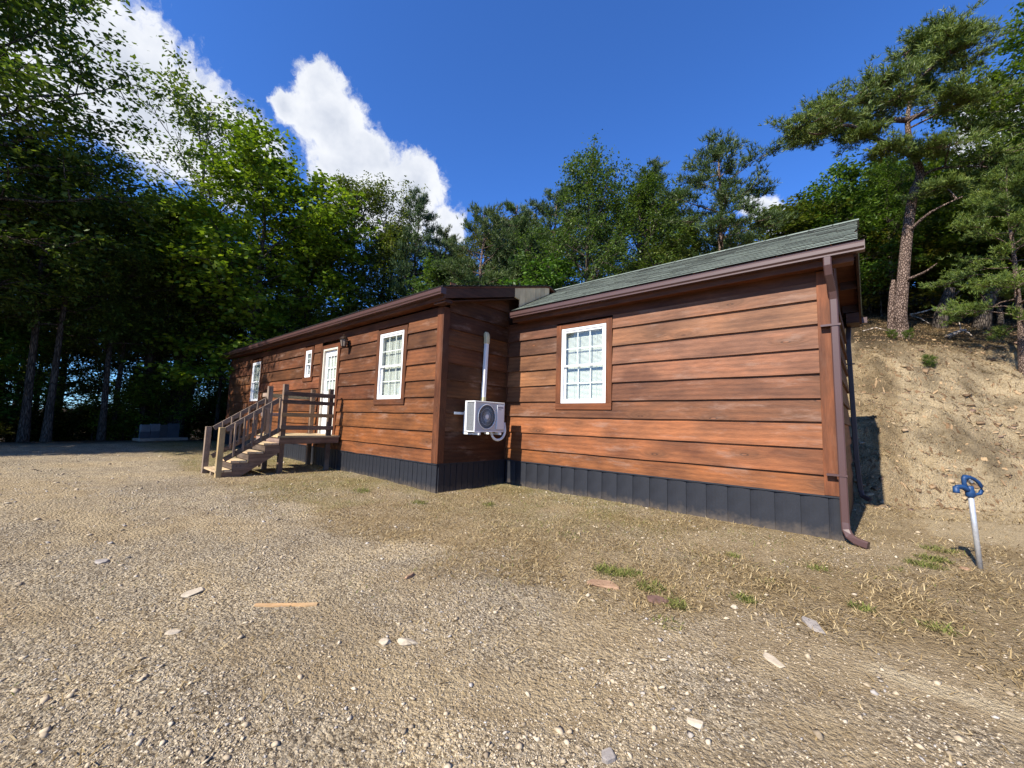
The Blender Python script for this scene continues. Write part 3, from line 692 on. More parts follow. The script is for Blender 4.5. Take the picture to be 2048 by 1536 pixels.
for r in range(16):
    ya, yb = RY+0.13+r*ex, RY+0.13+(r+1)*ex
    if yb > 3.75: break
    mb.hexa([(RX0-0.5, ya, za(ya)-0.028), (RX1+0.014, ya, za(ya)-0.028), (RX0-0.5, yb, za(yb)-0.028), (RX1+0.014, yb, za(yb)-0.028), (RX0-0.5, ya, za(ya)), (RX1+0.014, ya, za(ya)), (RX0-0.5, yb, za(yb)+0.012), (RX1+0.014, yb, za(yb)+0.012)])
build('rear_shingles', mb, M['shingle'], roof)
# eave: fascia, soffit, rake boards
cbox('fascia_board', M['trim'], RX0, RX1-0.03, -0.225, -0.200, 2.715, 2.905, grain='x', color=(0.95, 0.9, 0.85))
cbox('soffit_panel', M['soffit'], RX0, RX1-0.04, -0.199, -0.0, 2.738, 2.750, grain='x')
for yy, y2 in ((-0.22, RY), (3.66, RY)):
    mb = MB(); vs = []
    for xq in (RX1-0.03, RX1):
        vs += [(xq, yy, za(yy)-0.062), (xq, y2, za(y2)-0.062), (xq, y2, za(y2)-0.215), (xq, yy, za(yy)-0.215)]
    mb.add(vs, [(0, 1, 2, 3), (7, 6, 5, 4), (0, 4, 5, 1), (1, 5, 6, 2), (2, 6, 7, 3), (3, 7, 4, 0)])
    build('rake_board', mb, M['darktrim'], cabin, grain='y')
for yy in (0.02, 0.6, 1.2, 2.2, 2.8, 3.35):      # lookouts under the rake
    cbox('lookout', M['darktrim'], XC-0.02, RX1-0.031, yy, yy+0.04, za(yy)-0.20, za(yy)-0.065, grain='x')
cbox('eave_return', M['darktrim'], XC+0.03, RX1-0.032, 3.25, 3.68, 2.72, 2.90, grain='x')
cbox('eave_return', M['darktrim'], XC+0.03, RX1-0.032, -0.19, 0.02, 2.752, 2.90, grain='x')
gab = MB().add([(XC-0.04, 0.0, 2.72), (XC-0.04, 3.42, 2.72), (XC-0.04, 1.72, 3.72), (XC-0.10, 0.0, 2.72), (XC-0.10, 3.42, 2.72), (XC-0.10, 1.72, 3.72)], [(0, 1, 2), (5, 4, 3), (0, 3, 4, 1), (1, 4, 5, 2), (2, 5, 3, 0)])
build('gable_panel', gab, M['siding'], cabin, grain='y', color=(0.6, 0.6, 0.6))
cbox('fascia_board', M['darktrim'], RX0, RX1-0.03, 3.66, 3.685, 2.72, 2.91, grain='x')
# gutters: K profile
def gutter(name, xa, xb, yf, zt, sgn=1):
    p = [(0.0, zt), (0.010, zt-0.004), (0.012, zt-0.022), (0.004, zt-0.030), (0.004, zt-0.072), (0.022, zt-0.094), (0.022, zt-0.112), (0.118, zt-0.112), (0.118, zt-0.008), (0.113, zt-0.008), (0.113, zt-0.107), (0.027, zt-0.107), (0.027, zt-0.09), (0.009, zt-0.07), (0.009, zt-0.028), (0.019, zt-0.02), (0.016, zt+0.002)]
    mb = MB().prism([(yf+sgn*a_, b_) for a_, b_ in p], xa, xb, 'x')
    for xe in (xa, xb-0.004):
        mb.box(xe-0.001, xe+0.005, min(yf+sgn*0.006, yf+sgn*0.117), max(yf+sgn*0.006, yf+sgn*0.117), zt-0.111, zt-0.003)
    return build(name, mb, M['gutter'], cabin, origin=((xa+xb)/2, yf, zt))
gutter('gutter', -5.452, -0.164, -0.344, 2.905)
gutter('gutter', -18.56, -5.458, -2.042, 2.962)
gr_ = gutter('gutter', -5.4, -0.16, 3.806, 2.90, sgn=-1)
# left wing roof
BX0, BX1 = -18.52, -5.462
BEY, BEZ = -1.985, 2.992; BRY, BRZ = 0.98, 3.815; BS = (BRZ-BEZ)/(BRY-BEY)
def zb(y): return BEZ+BS*(y-BEY) if y < BRY else BRZ-BS*(y-BRY)
mb = MB()
for (y1_, y2_) in ((BEY, BRY), (BRY+0.001, 3.95)):
    mb.hexa([(BX0, y1_, zb(y1_)-0.05), (BX1, y1_, zb(y1_)-0.05), (BX0, y2_, zb(y2_)-0.05), (BX1, y2_, zb(y2_)-0.05), (BX0, y1_, zb(y1_)-0.022), (BX1, y1_, zb(y1_)-0.022), (BX0, y2_, zb(y2_)-0.022), (BX1, y2_, zb(y2_)-0.022)])
roofb = build('roof', mb, M['soffit'], cabin, origin=(-12, BEY, BEZ), grain='x')
mb = MB()
nr = 21; exb = (BRY-BEY)/nr
for r in range(nr):
    ya, yb = BEY-0.02+r*exb, BEY+(r+1)*exb+0.01
    xx = BX0-0.01
    while xx < BX1+0.01:
        e = min(xx+random.choice((0.24, 0.31, 0.4)), BX1+0.012); th = random.uniform(0.006, 0.013)
        mb.hexa([(xx, ya, zb(ya)-0.02), (e-0.003, ya, zb(ya)-0.02), (xx, yb, zb(yb)-0.021), (e-0.003, yb, zb(yb)-0.021), (xx, ya, zb(ya)+th), (e-0.003, ya, zb(ya)+th), (xx, yb, zb(yb)-0.012), (e-0.003, yb, zb(yb)-0.012)])
        xx = e
ya = BRY
mb.hexa([(BX0, BRY+0.01, BRZ-0.02), (BX1+0.012, BRY+0.01, BRZ-0.02), (BX0, 3.97, zb(3.97)-0.021), (BX1+0.012, 3.97, zb(3.97)-0.021), (BX0, BRY+0.01, BRZ+0.004), (BX1+0.012, BRY+0.01, BRZ+0.004), (BX0, 3.97, zb(3.97)), (BX1+0.012, 3.97, zb(3.97))])
tag(build('shingle_courses', mb, M['shingle'], roofb, fix=False), kind='stuff')
cbox('fascia_board', M['trim'], BX0+0.03, BX1-0.035, -1.924, -1.90, 2.775, 2.955, grain='x', color=(0.8, 0.76, 0.74))
cbox('soffit_panel', M['soffit'], BX0+0.03, BX1-0.035, -1.899, D-0.001, 2.79, 2.80, grain='x')
vs = []
for xq in (BX1-0.034, BX1-0.006):
    vs += [(xq, -1.95, zb(-1.95)-0.052), (xq, -0.165, zb(-0.165)-0.052), (xq, -0.165, zb(-0.165)-0.235), (xq, -1.95, zb(-1.95)-0.215)]
build('rake_board', MB().add(vs, [(0, 1, 2, 3), (7, 6, 5, 4), (0, 4, 5, 1), (1, 5, 6, 2), (2, 6, 7, 3), (3, 7, 4, 0)]), M['darktrim'], cabin, grain='y')
build('rake_soffit', MB().add([(XL, D, 2.80), (BX1-0.04, D, 2.80), (XL, 1.0, 2.80+BS*2.7), (BX1-0.04, 1.0, 2.80+BS*2.7), (XL, D, 2.81), (BX1-0.04, D, 2.81), (XL, 1.0, 2.81+BS*2.7), (BX1-0.04, 1.0, 2.81+BS*2.7)],
      [(0, 2, 3, 1), (4, 5, 7, 6), (0, 1, 5, 4), (2, 6, 7, 3), (0, 4, 6, 2), (1, 3, 7, 5)]), M['darktrim'], cabin, grain='y')
cbox('eave_return', M['darktrim'], XL-0.05, BX1-0.036, -1.90, D-0.046, 2.74, 2.785, grain='x')
# bare vertical boards closing the step between the two roofs
ys = [-0.16, 0.0, 0.16, 0.33, 0.50, 0.68, 0.85, 1.0]
for i in range(len(ys)-1):
    y1_, y2_ = ys[i]+0.0015, ys[i+1]-0.0015
    def bot(y): return max(za(y)-0.02, EZ-0.03) if y > -0.05 else zb(y)-0.235
    vs = []
    for xq in (BX1-0.036, BX1-0.012+random.uniform(-0.003, 0.003)):
        b1, b2 = za(y1_)+0.012, za(y2_)+0.012
        if i == 0: b1 = zb(y1_)-0.235; b2 = b1-0.02
        if i == 1: b1 = za(y1_)+0.0
        vs += [(xq, y1_, zb(y1_)-0.052), (xq, y2_, zb(y2_)-0.052), (xq, y2_, min(b2, zb(y2_)-0.06)), (xq, y1_, min(b1, zb(y1_)-0.06))]
    build('vertical_board', MB().add(vs, [(0, 1, 2, 3), (7, 6, 5, 4), (0, 4, 5, 1), (1, 5, 6, 2), (2, 6, 7, 3), (3, 7, 4, 0)]), M['rawwood'], cabin, origin=(BX1, (y1_+y2_)/2, 3.4), grain='z')
gab = MB().add([(XL-0.01, D, 2.7), (XL-0.01, 3.6, 2.7), (XL-0.01, 0.98, 3.72), (XL-0.1, D, 2.7), (XL-0.1, 3.6, 2.7), (XL-0.1, 0.98, 3.72)], [(0, 1, 2), (5, 4, 3), (0, 3, 4, 1), (1, 4, 5, 2), (2, 5, 3, 0)])
build('gable_panel', gab, M['siding'], cabin, grain='y', color=(0.5, 0.45, 0.42))
# downspouts
ds = MB().rtube([(-0.50, -0.288, 2.80), (-0.50, -0.285, 2.70), (-0.495, -0.25, 2.60), (-0.475, -0.115, 2.43), (-0.468, -0.082, 2.33), (-0.462, -0.082, 1.2), (-0.45, -0.085, -0.26), (-0.445, -0.095, -0.34), (-0.415, -0.125, -0.40), (-0.36, -0.16, -0.435), (-0.26, -0.20, -0.455)], 0.078, 0.062)
dsp = build('downspout', ds, M['gutter'], cabin)
for zz in (2.02, 0.26):
    build('pipe_strap', MB().box(-0.60, -0.41, -0.122, -0.1145, zz-0.012, zz+0.012).box(-0.60, -0.51, -0.118, -0.04, zz-0.0115, zz+0.0115), M['gutter'], dsp)
dr = build('downspout', MB().rtube([(-0.42, 3.62, 2.80), (-0.43, 3.56, 2.6), (-0.44, 3.50, 2.45), (-0.40, 3.50, 0.3), (-0.365, 3.50, -0.26), (-0.34, 3.47, -0.36), (-0.24, 3.42, -0.41)], 0.075, 0.06), M['darkpipe'], cabin)
for zz in (2.0, 0.25): build('pipe_strap', MB().box(-0.50, -0.36, 3.44, 3.465, zz-0.012, zz+0.012), M['darkpipe'], dr)

# ---------------------------------------------------------------- wall lantern by the door
lx, ly = -9.09, D-0.17
lan = empty('wall_lantern', (lx, D, 2.30), 'small bronze carriage lantern on the siding beside the white door', 'lantern')
build('back_plate', MB().box(lx-0.05, lx+0.05, D-0.062, D-0.03, 2.33, 2.50), M['lampmetal'], lan, bevel=0.006)
build('arm', MB().tube([(lx, D-0.05, 2.42), (lx, D-0.11, 2.40), (lx, ly, 2.335)], 0.012, 8), M['lampmetal'], lan, smooth=True)
build('lamp_glass', MB().lathe([(0.05, 0.0), (0.078, 0.15), (0.078, 0.155)], (lx, ly, 2.345), 6), simple('smoked lamp glass', (0.20, 0.16, 0.13), 0.15, var=0.1), lan)
fr = MB()
for k in range(6):
    t = 2*math.pi*k/6; c_, s_ = math.cos(t), math.sin(t)
    fr.tube([(lx+0.052*c_, ly+0.052*s_, 2.345), (lx+0.080*c_, ly+0.080*s_, 2.50)], 0.006, 5)
fr.lathe([(0.01, -0.03), (0.03, -0.025), (0.056, -0.004), (0.056, 0.006), (0.02, 0.008)], (lx, ly, 2.345), 6)
build('cage', fr, M['lampmetal'], lan)
build('cap', MB().lathe([(0.095, 0.0), (0.098, 0.008), (0.06, 0.055), (0.03, 0.072), (0.016, 0.078), (0.024, 0.10), (0.010, 0.118), (0.002, 0.12)], (lx, ly, 2.502), 12), M['lampmetal'], lan)

# ---------------------------------------------------------------- outdoor unit on its bracket
ax1, ax0 = -5.342, -5.602; ay0, ay1, az0, az1 = -1.267, -0.50, 0.562, 1.108
ac = empty('heat_pump_unit', (XL+0.04, -0.88, 0.50), 'white outdoor heat pump unit bracketed to the shaded inner wall', 'heat pump')
cs = MB(); t_ = 0.02
cs.box(ax0, ax1, ay0, ay1, az1-t_, az1); cs.box(ax0, ax1, ay0, ay1, az0, az0+t_); cs.box(ax0, ax0+t_, ay0+0.002, ay1-0.002, az0+t_, az1-t_)
cs.box(ax0, ax1-0.001, ay1-t_, ay1-0.001, az0+t_, az1-t_)
cs.box(ax1-t_, ax1, ay0, ay0+0.035, az0+t_, az1-t_); cs.box(ax0+t_, ax0+0.05, ay0, ay0+0.02, az0+t_, az1-t_)
build('casing', cs, M['acwhite'], ac, bevel=0.008)
FCY, FCZ, FR = -0.965, 0.835, 0.212
# front plate with a round opening
n = 40; vs = []; fs = []
y0_, y1_, q0, q1 = ay0+0.035, ay1-t_, az0+t_, az1-t_
for k in range(n):
    t = 2*math.pi*k/n; c_, s_ = math.cos(t), math.sin(t)
    vs.append((ax1-0.012, FCY+FR*c_, FCZ+FR*s_))
    lim = min((y1_-FCY)/c_ if c_ > 1e-6 else 9, (y0_-FCY)/c_ if c_ < -1e-6 else 9, (q1-FCZ)/s_ if s_ > 1e-6 else 9, (q0-FCZ)/s_ if s_ < -1e-6 else 9)
    vs.append((ax1-0.012, FCY+lim*c_, FCZ+lim*s_))
for k in range(n):
    j = (k+1) % n; fs.append((2*k, 2*k+1, 2*j+1, 2*j))
fp = MB().add(vs, fs)
for (cy_, cz_) in ((y0_, q0), (y0_, q1), (y1_, q0), (y1_, q1)):     # corners cut by the radial rim
    best = sorted(range(n), key=lambda k: (vs[2*k+1][1]-cy_)**2+(vs[2*k+1][2]-cz_)**2)[:2]
    fp.add([vs[2*best[0]+1], vs[2*best[1]+1], (ax1-0.012, cy_, cz_)], [(0, 1, 2)])
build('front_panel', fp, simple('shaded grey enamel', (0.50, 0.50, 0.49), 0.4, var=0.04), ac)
build('fan_cavity', MB().box(ax1-0.10, ax1-0.09, FCY-0.23, FCY+0.23, FCZ-0.23, FCZ+0.23), M['acdark'], ac)
fb = MB()
for k in range(3):
    t = 2*math.pi*k/3+0.4
    pts = []
    for (r_, w_, dx) in ((0.03, 0.35, 0.0), (0.19, 0.62, 0.0)):
        for sg in (-1, 1): pts.append((ax1-0.06+sg*0.018, FCY+r_*math.cos(t+sg*w_), FCZ+r_*math.sin(t+sg*w_)))
    fb.add(pts, [(0, 1, 3, 2)])
build('fan_blade', fb, M['acdark'], ac, fix=False)
gr = MB()
for k in range(46):
    t = 2*math.pi*k/46; tw = 0.32
    gr.tube([(ax1-0.004, FCY+0.035*math.cos(t), FCZ+0.035*math.sin(t)), (ax1+0.004, FCY+0.12*math.cos(t+tw*0.6), FCZ+0.12*math.sin(t+tw*0.6)), (ax1-0.006, FCY+FR*math.cos(t+tw), FCZ+FR*math.sin(t+tw))], 0.0026, 4, cap=False)
for rr in (0.085, 0.15):
    gr.tube([(ax1+0.001, FCY+rr*math.cos(2*math.pi*k/32), FCZ+rr*math.sin(2*math.pi*k/32)) for k in range(33)], 0.003, 4, cap=False)
build('fan_grille', gr, simple('grey fan guard', (0.46, 0.46, 0.45), 0.45), ac)
build('grille_rim', MB().tube([(ax1-0.003, FCY+(FR+0.006)*math.cos(2*math.pi*k/40), FCZ+(FR+0.006)*math.sin(2*math.pi*k/40)) for k in range(41)], 0.009, 6, cap=False), M['acwhite'], ac, smooth=True)
hub = MB().tube([(ax1-0.01, FCY, FCZ), (ax1+0.006, FCY, FCZ)], 0.038, 16); build('fan_hub', hub, M['acwhite'], ac)
cf = MB()
for k in range(28):
    xx = ax0+0.055+k*(ax1-ax0-0.08)/28; cf.box(xx, xx+0.003, ay0+0.012, ay0+0.02, az0+0.03, az1-0.03)
build('coil_fins', cf, M['acgrey'], ac)
build('coil_back', MB().box(ax0+0.05, ax1-0.022, ay0+0.021, ay0+0.024, az0+0.021, az1-0.021), M['acdark'], ac)
sp_ = build('service_panel', MB().box(ax1-0.011, ax1+0.010, -0.712, -0.522, az0+0.05, az1-0.055), M['acwhite'], ac, bevel=0.005)
lb = MB()
for k in range(6): lb.box(ax1+0.010, ax1+0.0125, -0.69+k*0.024, -0.69+k*0.024+0.017, 1.000, 1.018)
for k in range(4): lb.box(ax1+0.010, ax1+0.0125, -0.675+k*0.02, -0.675+k*0.02+0.014, 0.968, 0.978)
build('name_mark', lb, M['ink'], sp_)
lv = MB()
for k in range(7): lv.box(ax1+0.0095, ax1+0.013, -0.705, -0.53, 0.655+k*0.026, 0.664+k*0.026)
build('louvre', lv, M['acwhite'], sp_)
for yy in (-1.16, -0.62):
    br = MB().box(XL+0.036, ax1+0.03, yy-0.02, yy+0.02, 0.512, 0.545).box(XL+0.036, XL+0.062, yy-0.019, yy+0.019, 0.52, 0.93)
    build('bracket', br, M['acwhite'], ac, bevel=0.003)
build('bracket_rail', MB().box(XL+0.036, XL+0.056, -1.42, -0.40, 0.862, 0.905), M['acwhite'], ac, bevel=0.003)
ft = MB()
for yy in (-1.16, -0.62): ft.box(ax1-0.07, ax1-0.005, yy-0.05, yy+0.05, 0.546, 0.561)
build('rubber_foot', ft, M['acwhite'], ac)
hs = []
for k in range(15):
    t = math.pi*(0.02+0.98*k/14); hs.append((ax1-0.06+0.03*math.cos(t), -0.60+0.16*math.cos(t), 0.60-0.185*math.sin(t)))
build('insulated_hose', MB().tube([(ax1-0.05, -0.45, 0.74)]+hs+[(ax1-0.10, -0.77, 0.56)], 0.024, 8), M['acwhite'], ac, smooth=True)
lc = empty('line_cover', (XL+0.05, -0.73, 1.10), 'white vertical line cover pipe above the heat pump with cream end caps', 'pipe cover')
build('duct', MB().rtube([(XL+0.075, -0.735, 1.17), (XL+0.075, -0.700, 2.29)], 0.078, 0.066, ref=(1, 0, 0)), M['vinyl'], lc)
build('elbow_cap', MB().rtube([(XL+0.076, -0.702, 2.24), (XL+0.076, -0.70, 2.36), (XL+0.062, -0.70, 2.42), (XL+0.04, -0.70, 2.445)], 0.098, 0.086, ref=(1, 0, 0)), M['cream'], lc, bevel=0.01)
build('end_collar', MB().rtube([(XL+0.076, -0.737, 1.112), (XL+0.076, -0.734, 1.205)], 0.084, 0.072, ref=(1, 0, 0)), M['cream'], lc)

# ---------------------------------------------------------------- porch steps
st = empty('porch_steps', (-9.6, -3.0, gz(-9.6, -3.0)), 'weathered timber porch with railed steps in front of the white door', 'steps')
def lum(name, b_, m_='greywood', gr_='x', tint=None, par=None):
    tint = tint or tuple(random.uniform(0.8, 1.15)*q for q in (1, 1, 1))
    return build(name, MB().box(*b_), M[m_], par or st, origin=((b_[0]+b_[1])/2, (b_[2]+b_[3])/2, (b_[4]+b_[5])/2), grain=gr_, color=tint, bevel=0.004)
def barl(name, a_, b_, w, h, m_='greywood', gr_='y', tint=None, up=(0, 0, 1)):
    tint = tint or tuple(random.uniform(0.8, 1.1)*q for q in (1, 1, 1))
    c = [(p+q)/2 for p, q in zip(a_, b_)]
    return build(name, MB().bar(a_, b_, w, h, up), M[m_], st, origin=c, grain=gr_, color=tint, bevel=0.003)
SXR, SXL, DXL = -9.20, -10.05, -10.62
DT = 0.332
k = 0; xx = DXL
while xx < SXR-0.02:
    e = min(xx+0.138, SXR+0.01); lum('deck_board', (xx, e-0.006, -3.03, -1.76, DT-0.036, DT), 'newwood', 'y', (0.95+random.uniform(-.1, .1), 0.86, 0.85)); xx = e
lum('rim_joist', (SXR-0.035, SXR+0.003, -3.0, -1.78, 0.165, DT-0.038), gr_='y', tint=(0.7, 0.55, 0.45)); lum('rim_joist', (DXL, DXL+0.038, -3.0, -1.78, 0.165, DT-0.038), gr_='y')
lum('rim_joist', (DXL+0.04, SXR-0.038, -3.0, -2.962, 0.165, DT-0.038)); lum('rim_joist', (DXL+0.04, SXR-0.038, -1.82, -1.782, 0.165, DT-0.038))
PW = 0.092
def post(x, y, z1, z0=None, m_='greywood', tint=None):
    z0 = gz(x, y)-0.08 if z0 is None else z0
    return lum('post', (x-PW/2, x+PW/2, y-PW/2, y+PW/2, z0, z1), m_, 'z', tint)
post(SXR-0.085, -2.935, 1.395, tint=(0.85, 0.72, 0.62)); post(SXR-0.085, -1.985, 1.365, tint=(0.45, 0.40, 0.36)); post(SXL, -2.975, 1.376, tint=(0.95, 0.9, 0.85)); post(DXL+0.09, -1.86, 1.405, tint=(0.85, 0.68, 0.55)); post(DXL+0.09, -2.91, 0.3)
for (zt, zb_, m_, tn) in ((1.249, 1.157, 'greywood', (0.45, 0.40, 0.37)), (1.073, 0.992, 'greywood', (0.38, 0.34, 0.31)), (0.807, 0.725, 'newwood', (0.62, 0.50, 0.42)), (0.545, 0.455, 'greywood', (0.55, 0.50, 0.46))):
    lum('rail', (SXR-0.038, SXR, -2.99, -1.92, zb_, zt), m_, 'y', tn)
for (zt, zb_) in ((1.24, 1.15), (0.80, 0.72)):
    lum('rail', (DXL+0.02, DXL+0.043, -2.95, -1.80, zb_, zt), gr_='y'); lum('rail', (DXL+0.05, SXL-0.048, -2.955, -2.93, zb_, zt), gr_='x')
# stair flight
treads = [(-4.035, -0.297), (-3.787, -0.137), (-3.529, 0.023), (-3.262, 0.186)]
for (sx, m_) in ((SXR-0.019, 'greywood'), (SXL+0.019, 'greywood')):
    prof = [(-4.03, -0.50), (-4.03, -0.335)]
    for (ty, tz) in treads:
        if ty > -4: prof.append((ty+0.012, tz-0.2+0.002)); prof.append((ty+0.012, tz-0.038))
    prof += [(-2.985, 0.148), (-2.985, 0.0), (-3.75, -0.50)]
    build('stringer', MB().prism([(y, z) for y, z in prof], sx-0.019, sx+0.019, 'x'), M['greywood'], st, origin=(sx, -3.5, -0.2), grain='y', color=(0.75, 0.6, 0.5))
lum('stringer', (-9.645, -9.607, -4.02, -3.98, -0.50, -0.337), gr_='z', m_='newwood'); lum('kick_plate', (SXL, SXR, -4.068, -4.032, -0.53, -0.43), 'newwood', 'x', (0.95, 0.88, 0.85))
for i, (ty, tz) in enumerate(treads):
    for j in range(2): lum('tread', (SXL-0.01, SXR+0.012, ty-0.01+j*0.134, ty+0.116+j*0.134, tz-0.036, tz), 'newwood', 'x', (0.92+0.1*random.random(), 0.88, 0.92))
    if i: lum('riser', (SXL+0.04, SXR-0.04, ty+0.014, ty+0.03, tz-0.16, tz-0.04), 'greywood', 'x', (0.35, 0.32, 0.3))
post(SXL, -4.02, 0.484, tint=(0.9, 0.84, 0.78)); post(SXR-0.03, -3.99, 0.492, m_='newwood', tint=(0.85, 0.74, 0.62))
for sx, off in ((SXR-0.02, 0.0), (SXL+0.0, 0.0)):
    top = lambda y: 0.445+(y+3.94)*0.70
    barl('handrail', (sx, -3.93, top(-3.93)), (sx, -3.02, top(-3.02)), 0.036, 0.088, tint=(0.85, 0.8, 0.76))
    low = lambda y: -0.115+(y+3.94)*0.62
    barl('bottom_rail', (sx, -3.92, low(-3.92)), (sx, -3.0, low(-3.0)), 0.036, 0.088, tint=(0.5, 0.47, 0.45))
    for kk in range(6):
        yy = -3.79+kk*0.148; x_ = sx+0.036
        lum('baluster', (x_-0.017, x_+0.017, yy-0.017, yy+0.017, low(yy)-0.03, top(yy)+0.03), 'greywood', 'z', (0.85, 0.78, 0.72))

# ---------------------------------------------------------------- yard hydrant
hx, hy = 0.545, -0.14; hz = gz(hx, hy)
hyd = empty('yard_hydrant', (hx, hy, hz), 'blue headed frost proof yard hydrant on a leaning galvanised pipe', 'hydrant')
ln = Vector((-0.045, -0.035, 1.0)).normalized(); base = Vector((hx, hy, hz-0.06))
def H(t, a=0, b=0, ax=Vector((0.80, 0.60, 0))): return base+ln*(t+0.06-(0.085 if t > 0.5 else 0.0))+ax*a*0.74+Vector((-0.6, 0.8, 0))*b
build('standpipe', MB().tube([H(-0.06), H(0.40), H(0.80)], 0.021, 14), M['galv'], hyd, smooth=True)
hd = MB()
hd.tube([H(0.755), H(0.765), H(0.80), H(0.83), H(0.86)], [0.030, 0.036, 0.036, 0.030, 0.028], 12)
hd.tube([H(0.80, 0.0), H(0.835, -0.05), H(0.850, -0.10), H(0.845, -0.15), H(0.83, -0.172)], [0.026, 0.026, 0.023, 0.023, 0.024], 10)
hd.tube([H(0.850, -0.165), H(0.805, -0.168), H(0.79, -0.168)], [0.024, 0.025, 0.029], 10)
hd.tube([H(0.83, -0.035), H(0.88, -0.06), H(0.93, -0.055), H(0.955, -0.03)], [0.020, 0.018, 0.020, 0.022], 8)
build('head', hd, M['bluepaint'], hyd, smooth=True)
lev = [(0.93, -0.05), (0.945, -0.02), (0.942, 0.02), (0.928, 0.07), (0.90, 0.115), (0.86, 0.145), (0.82, 0.145), (0.79, 0.12), (0.78, 0.07), (0.78, 0.03)]
build('lever_handle', MB().tube([H(a_, b_) for a_, b_ in lev], [0.024, 0.022, 0.018, 0.016, 0.016, 0.017, 0.017, 0.016, 0.014, 0.012], 8), M['bluepaint'], hyd, smooth=True)
build('pivot_bolt', MB().tube([H(0.905, 0.0, -0.03), H(0.905, 0.0, 0.03)], 0.016, 6).tube([H(0.89, 0.0), H(0.94, 0.01)], 0.012, 6), M['nail'], hyd)

# ---------------------------------------------------------------- panels standing at the wood's edge
pn = empty('panel_stack', (-20.6, -3.2, gz(-20.6, -3.2)), 'row of grey plastic panels on a low plinth under the dark trees', 'panels')
A_ = Vector((-20.38, -3.87, 0)); B_ = Vector((-20.90, -2.60, 0)); dv = (B_-A_)
zg = gz(-20.6, -3.2)
for i, (t0, t1, h_, m_) in enumerate(((0.02, 0.24, 0.50, 'greypanel'), (0.25, 0.47, 0.53, 'greypanel'), (0.48, 0.66, 0.50, 'acdark'), (0.67, 0.96, 0.54, 'bluepanel'))):
    a_, b_ = A_+dv*t0, A_+dv*t1
    build('panel', MB().bar((a_.x, a_.y, zg+0.10+h_/2), (b_.x, b_.y, zg+0.10+h_/2), 0.10, h_), M[m_], pn, bevel=0.01)
    if m_ != 'acdark': build('panel_band', MB().bar((a_.x+0.02, a_.y+0.0, zg+0.10+h_*0.25), (b_.x+0.02, b_.y, zg+0.10+h_*0.25), 0.09, h_*0.45), M['bluepanel'], pn)
build('plinth', MB().bar((A_.x, A_.y-0.05, zg+0.04), (B_.x, B_.y+0.15, zg+0.04), 0.5, 0.13), M['greywood'], pn, grain='y', color=(1.3, 1.3, 1.3))

# ---------------------------------------------------------------- larger loose stones and scraps
def rock(name, x, y, sx, sy, sz, rz, m_, label, seed, flat=True):
    r = np.random.default_rng(seed); bm = bmesh.new()
    for k in range(22):
        t = r.uniform(0, 2*math.pi); rr = r.uniform(0.72, 1.0); zz = r.choice([-0.6, 0.5])+r.uniform(-0.14, 0.14)
        if not flat: zz = r.uniform(-0.6, 1.0); rr *= math.sqrt(max(0.15, 1-zz*zz*0.7))
        bm.verts.new((sx*rr*math.cos(t), sy*rr*math.sin(t), sz*zz))
    res = bmesh.ops.convex_hull(bm, input=bm.verts)
    bmesh.ops.delete(bm, geom=[v for v in bm.verts if not v.link_faces], context='VERTS')
    bmesh.ops.bevel(bm, geom=bm.edges[:], offset=min(sx, sy)*0.05, segments=1, affect='EDGES')
    me = bpy.data.meshes.new(name); bm.to_mesh(me); bm.free(); me.materials.append(M[m_])
    o = bpy.data.objects.new(name, me); COL.objects.link(o); o.location = (x, y, gz(x, y)+sz*0.12)
    o.rotation_euler = (r.uniform(-0.08, 0.08), r.uniform(-0.08, 0.08), rz)
    return tag(o, label, 'stone', 'loose stones on the yard')
rock('stone', -4.19, -5.28, 0.060, 0.10, 0.02, 0.5, 'paleshale', 'pale flat stone lying left of the broken wooden strip', 1)
rock('stone', -2.42, -4.55, 0.085, 0.042, 0.03, 0.75, 'paleshale', 'long pale stone standing proud in the middle of the gravel', 2, False)
rock('stone', -2.52, -4.64, 0.05, 0.035, 0.022, 0.3, 'paleshale', 'small pale stone touching the long pale stone', 3, False)
rock('stone', -1.93, -2.94, 0.15, 0.10, 0.025, 0.4, 'redshale', 'large rusty brown slab beside the green grass patch', 4)
rock('stone', -1.49, -2.90, 0.10, 0.065, 0.03, 0.7, 'darkshale', 'dark maroon slab right of the rusty slab', 5)
rock('stone', -0.87, -4.02, 0.040, 0.036, 0.02, 0.2, 'paleshale', 'pale square stone near the bottom of the gravel', 6)
rock('stone', -1.08, -4.47, 0.042, 0.033, 0.028, 1.2, 'greyshale', 'grey brown block at the very bottom of the gravel', 7)
rock('stone', -3.60, -5.50, 0.05, 0.035, 0.016, 0.9, 'paleshale', 'small pale flake in the dark tyre rut', 8)
rock('stone', -5.40, -5.71, 0.08, 0.05, 0.02, 0.3, 'greyshale', 'leftmost flat grey stone on the driveway', 9)
rock('stone', -3.22, -3.98, 0.035, 0.07, 0.03, 0.3, 'redshale', 'reddish pointed stone above the middle of the gravel', 10, False)
rock('stone', -0.54, -2.55, 0.12, 0.05, 0.03, 2.2, 'greyshale', 'weathered grey shard in the straw below the hydrant', 11)
rock('stone', -0.68, -3.22, 0.08, 0.035, 0.014, 2.5, 'paleshale', 'buried pale slab left of the sandy streak', 12)
rock('stone', 0.42, -0.28, 0.055, 0.04, 0.02, 0.4, 'redshale', 'orange stone at the foot of the yard hydrant', 13)
rock('stone', -1.02, -2.62, 0.03, 0.022, 0.02, 0.4, 'paleshale', 'small white stone right of the dark maroon slab', 14, False)
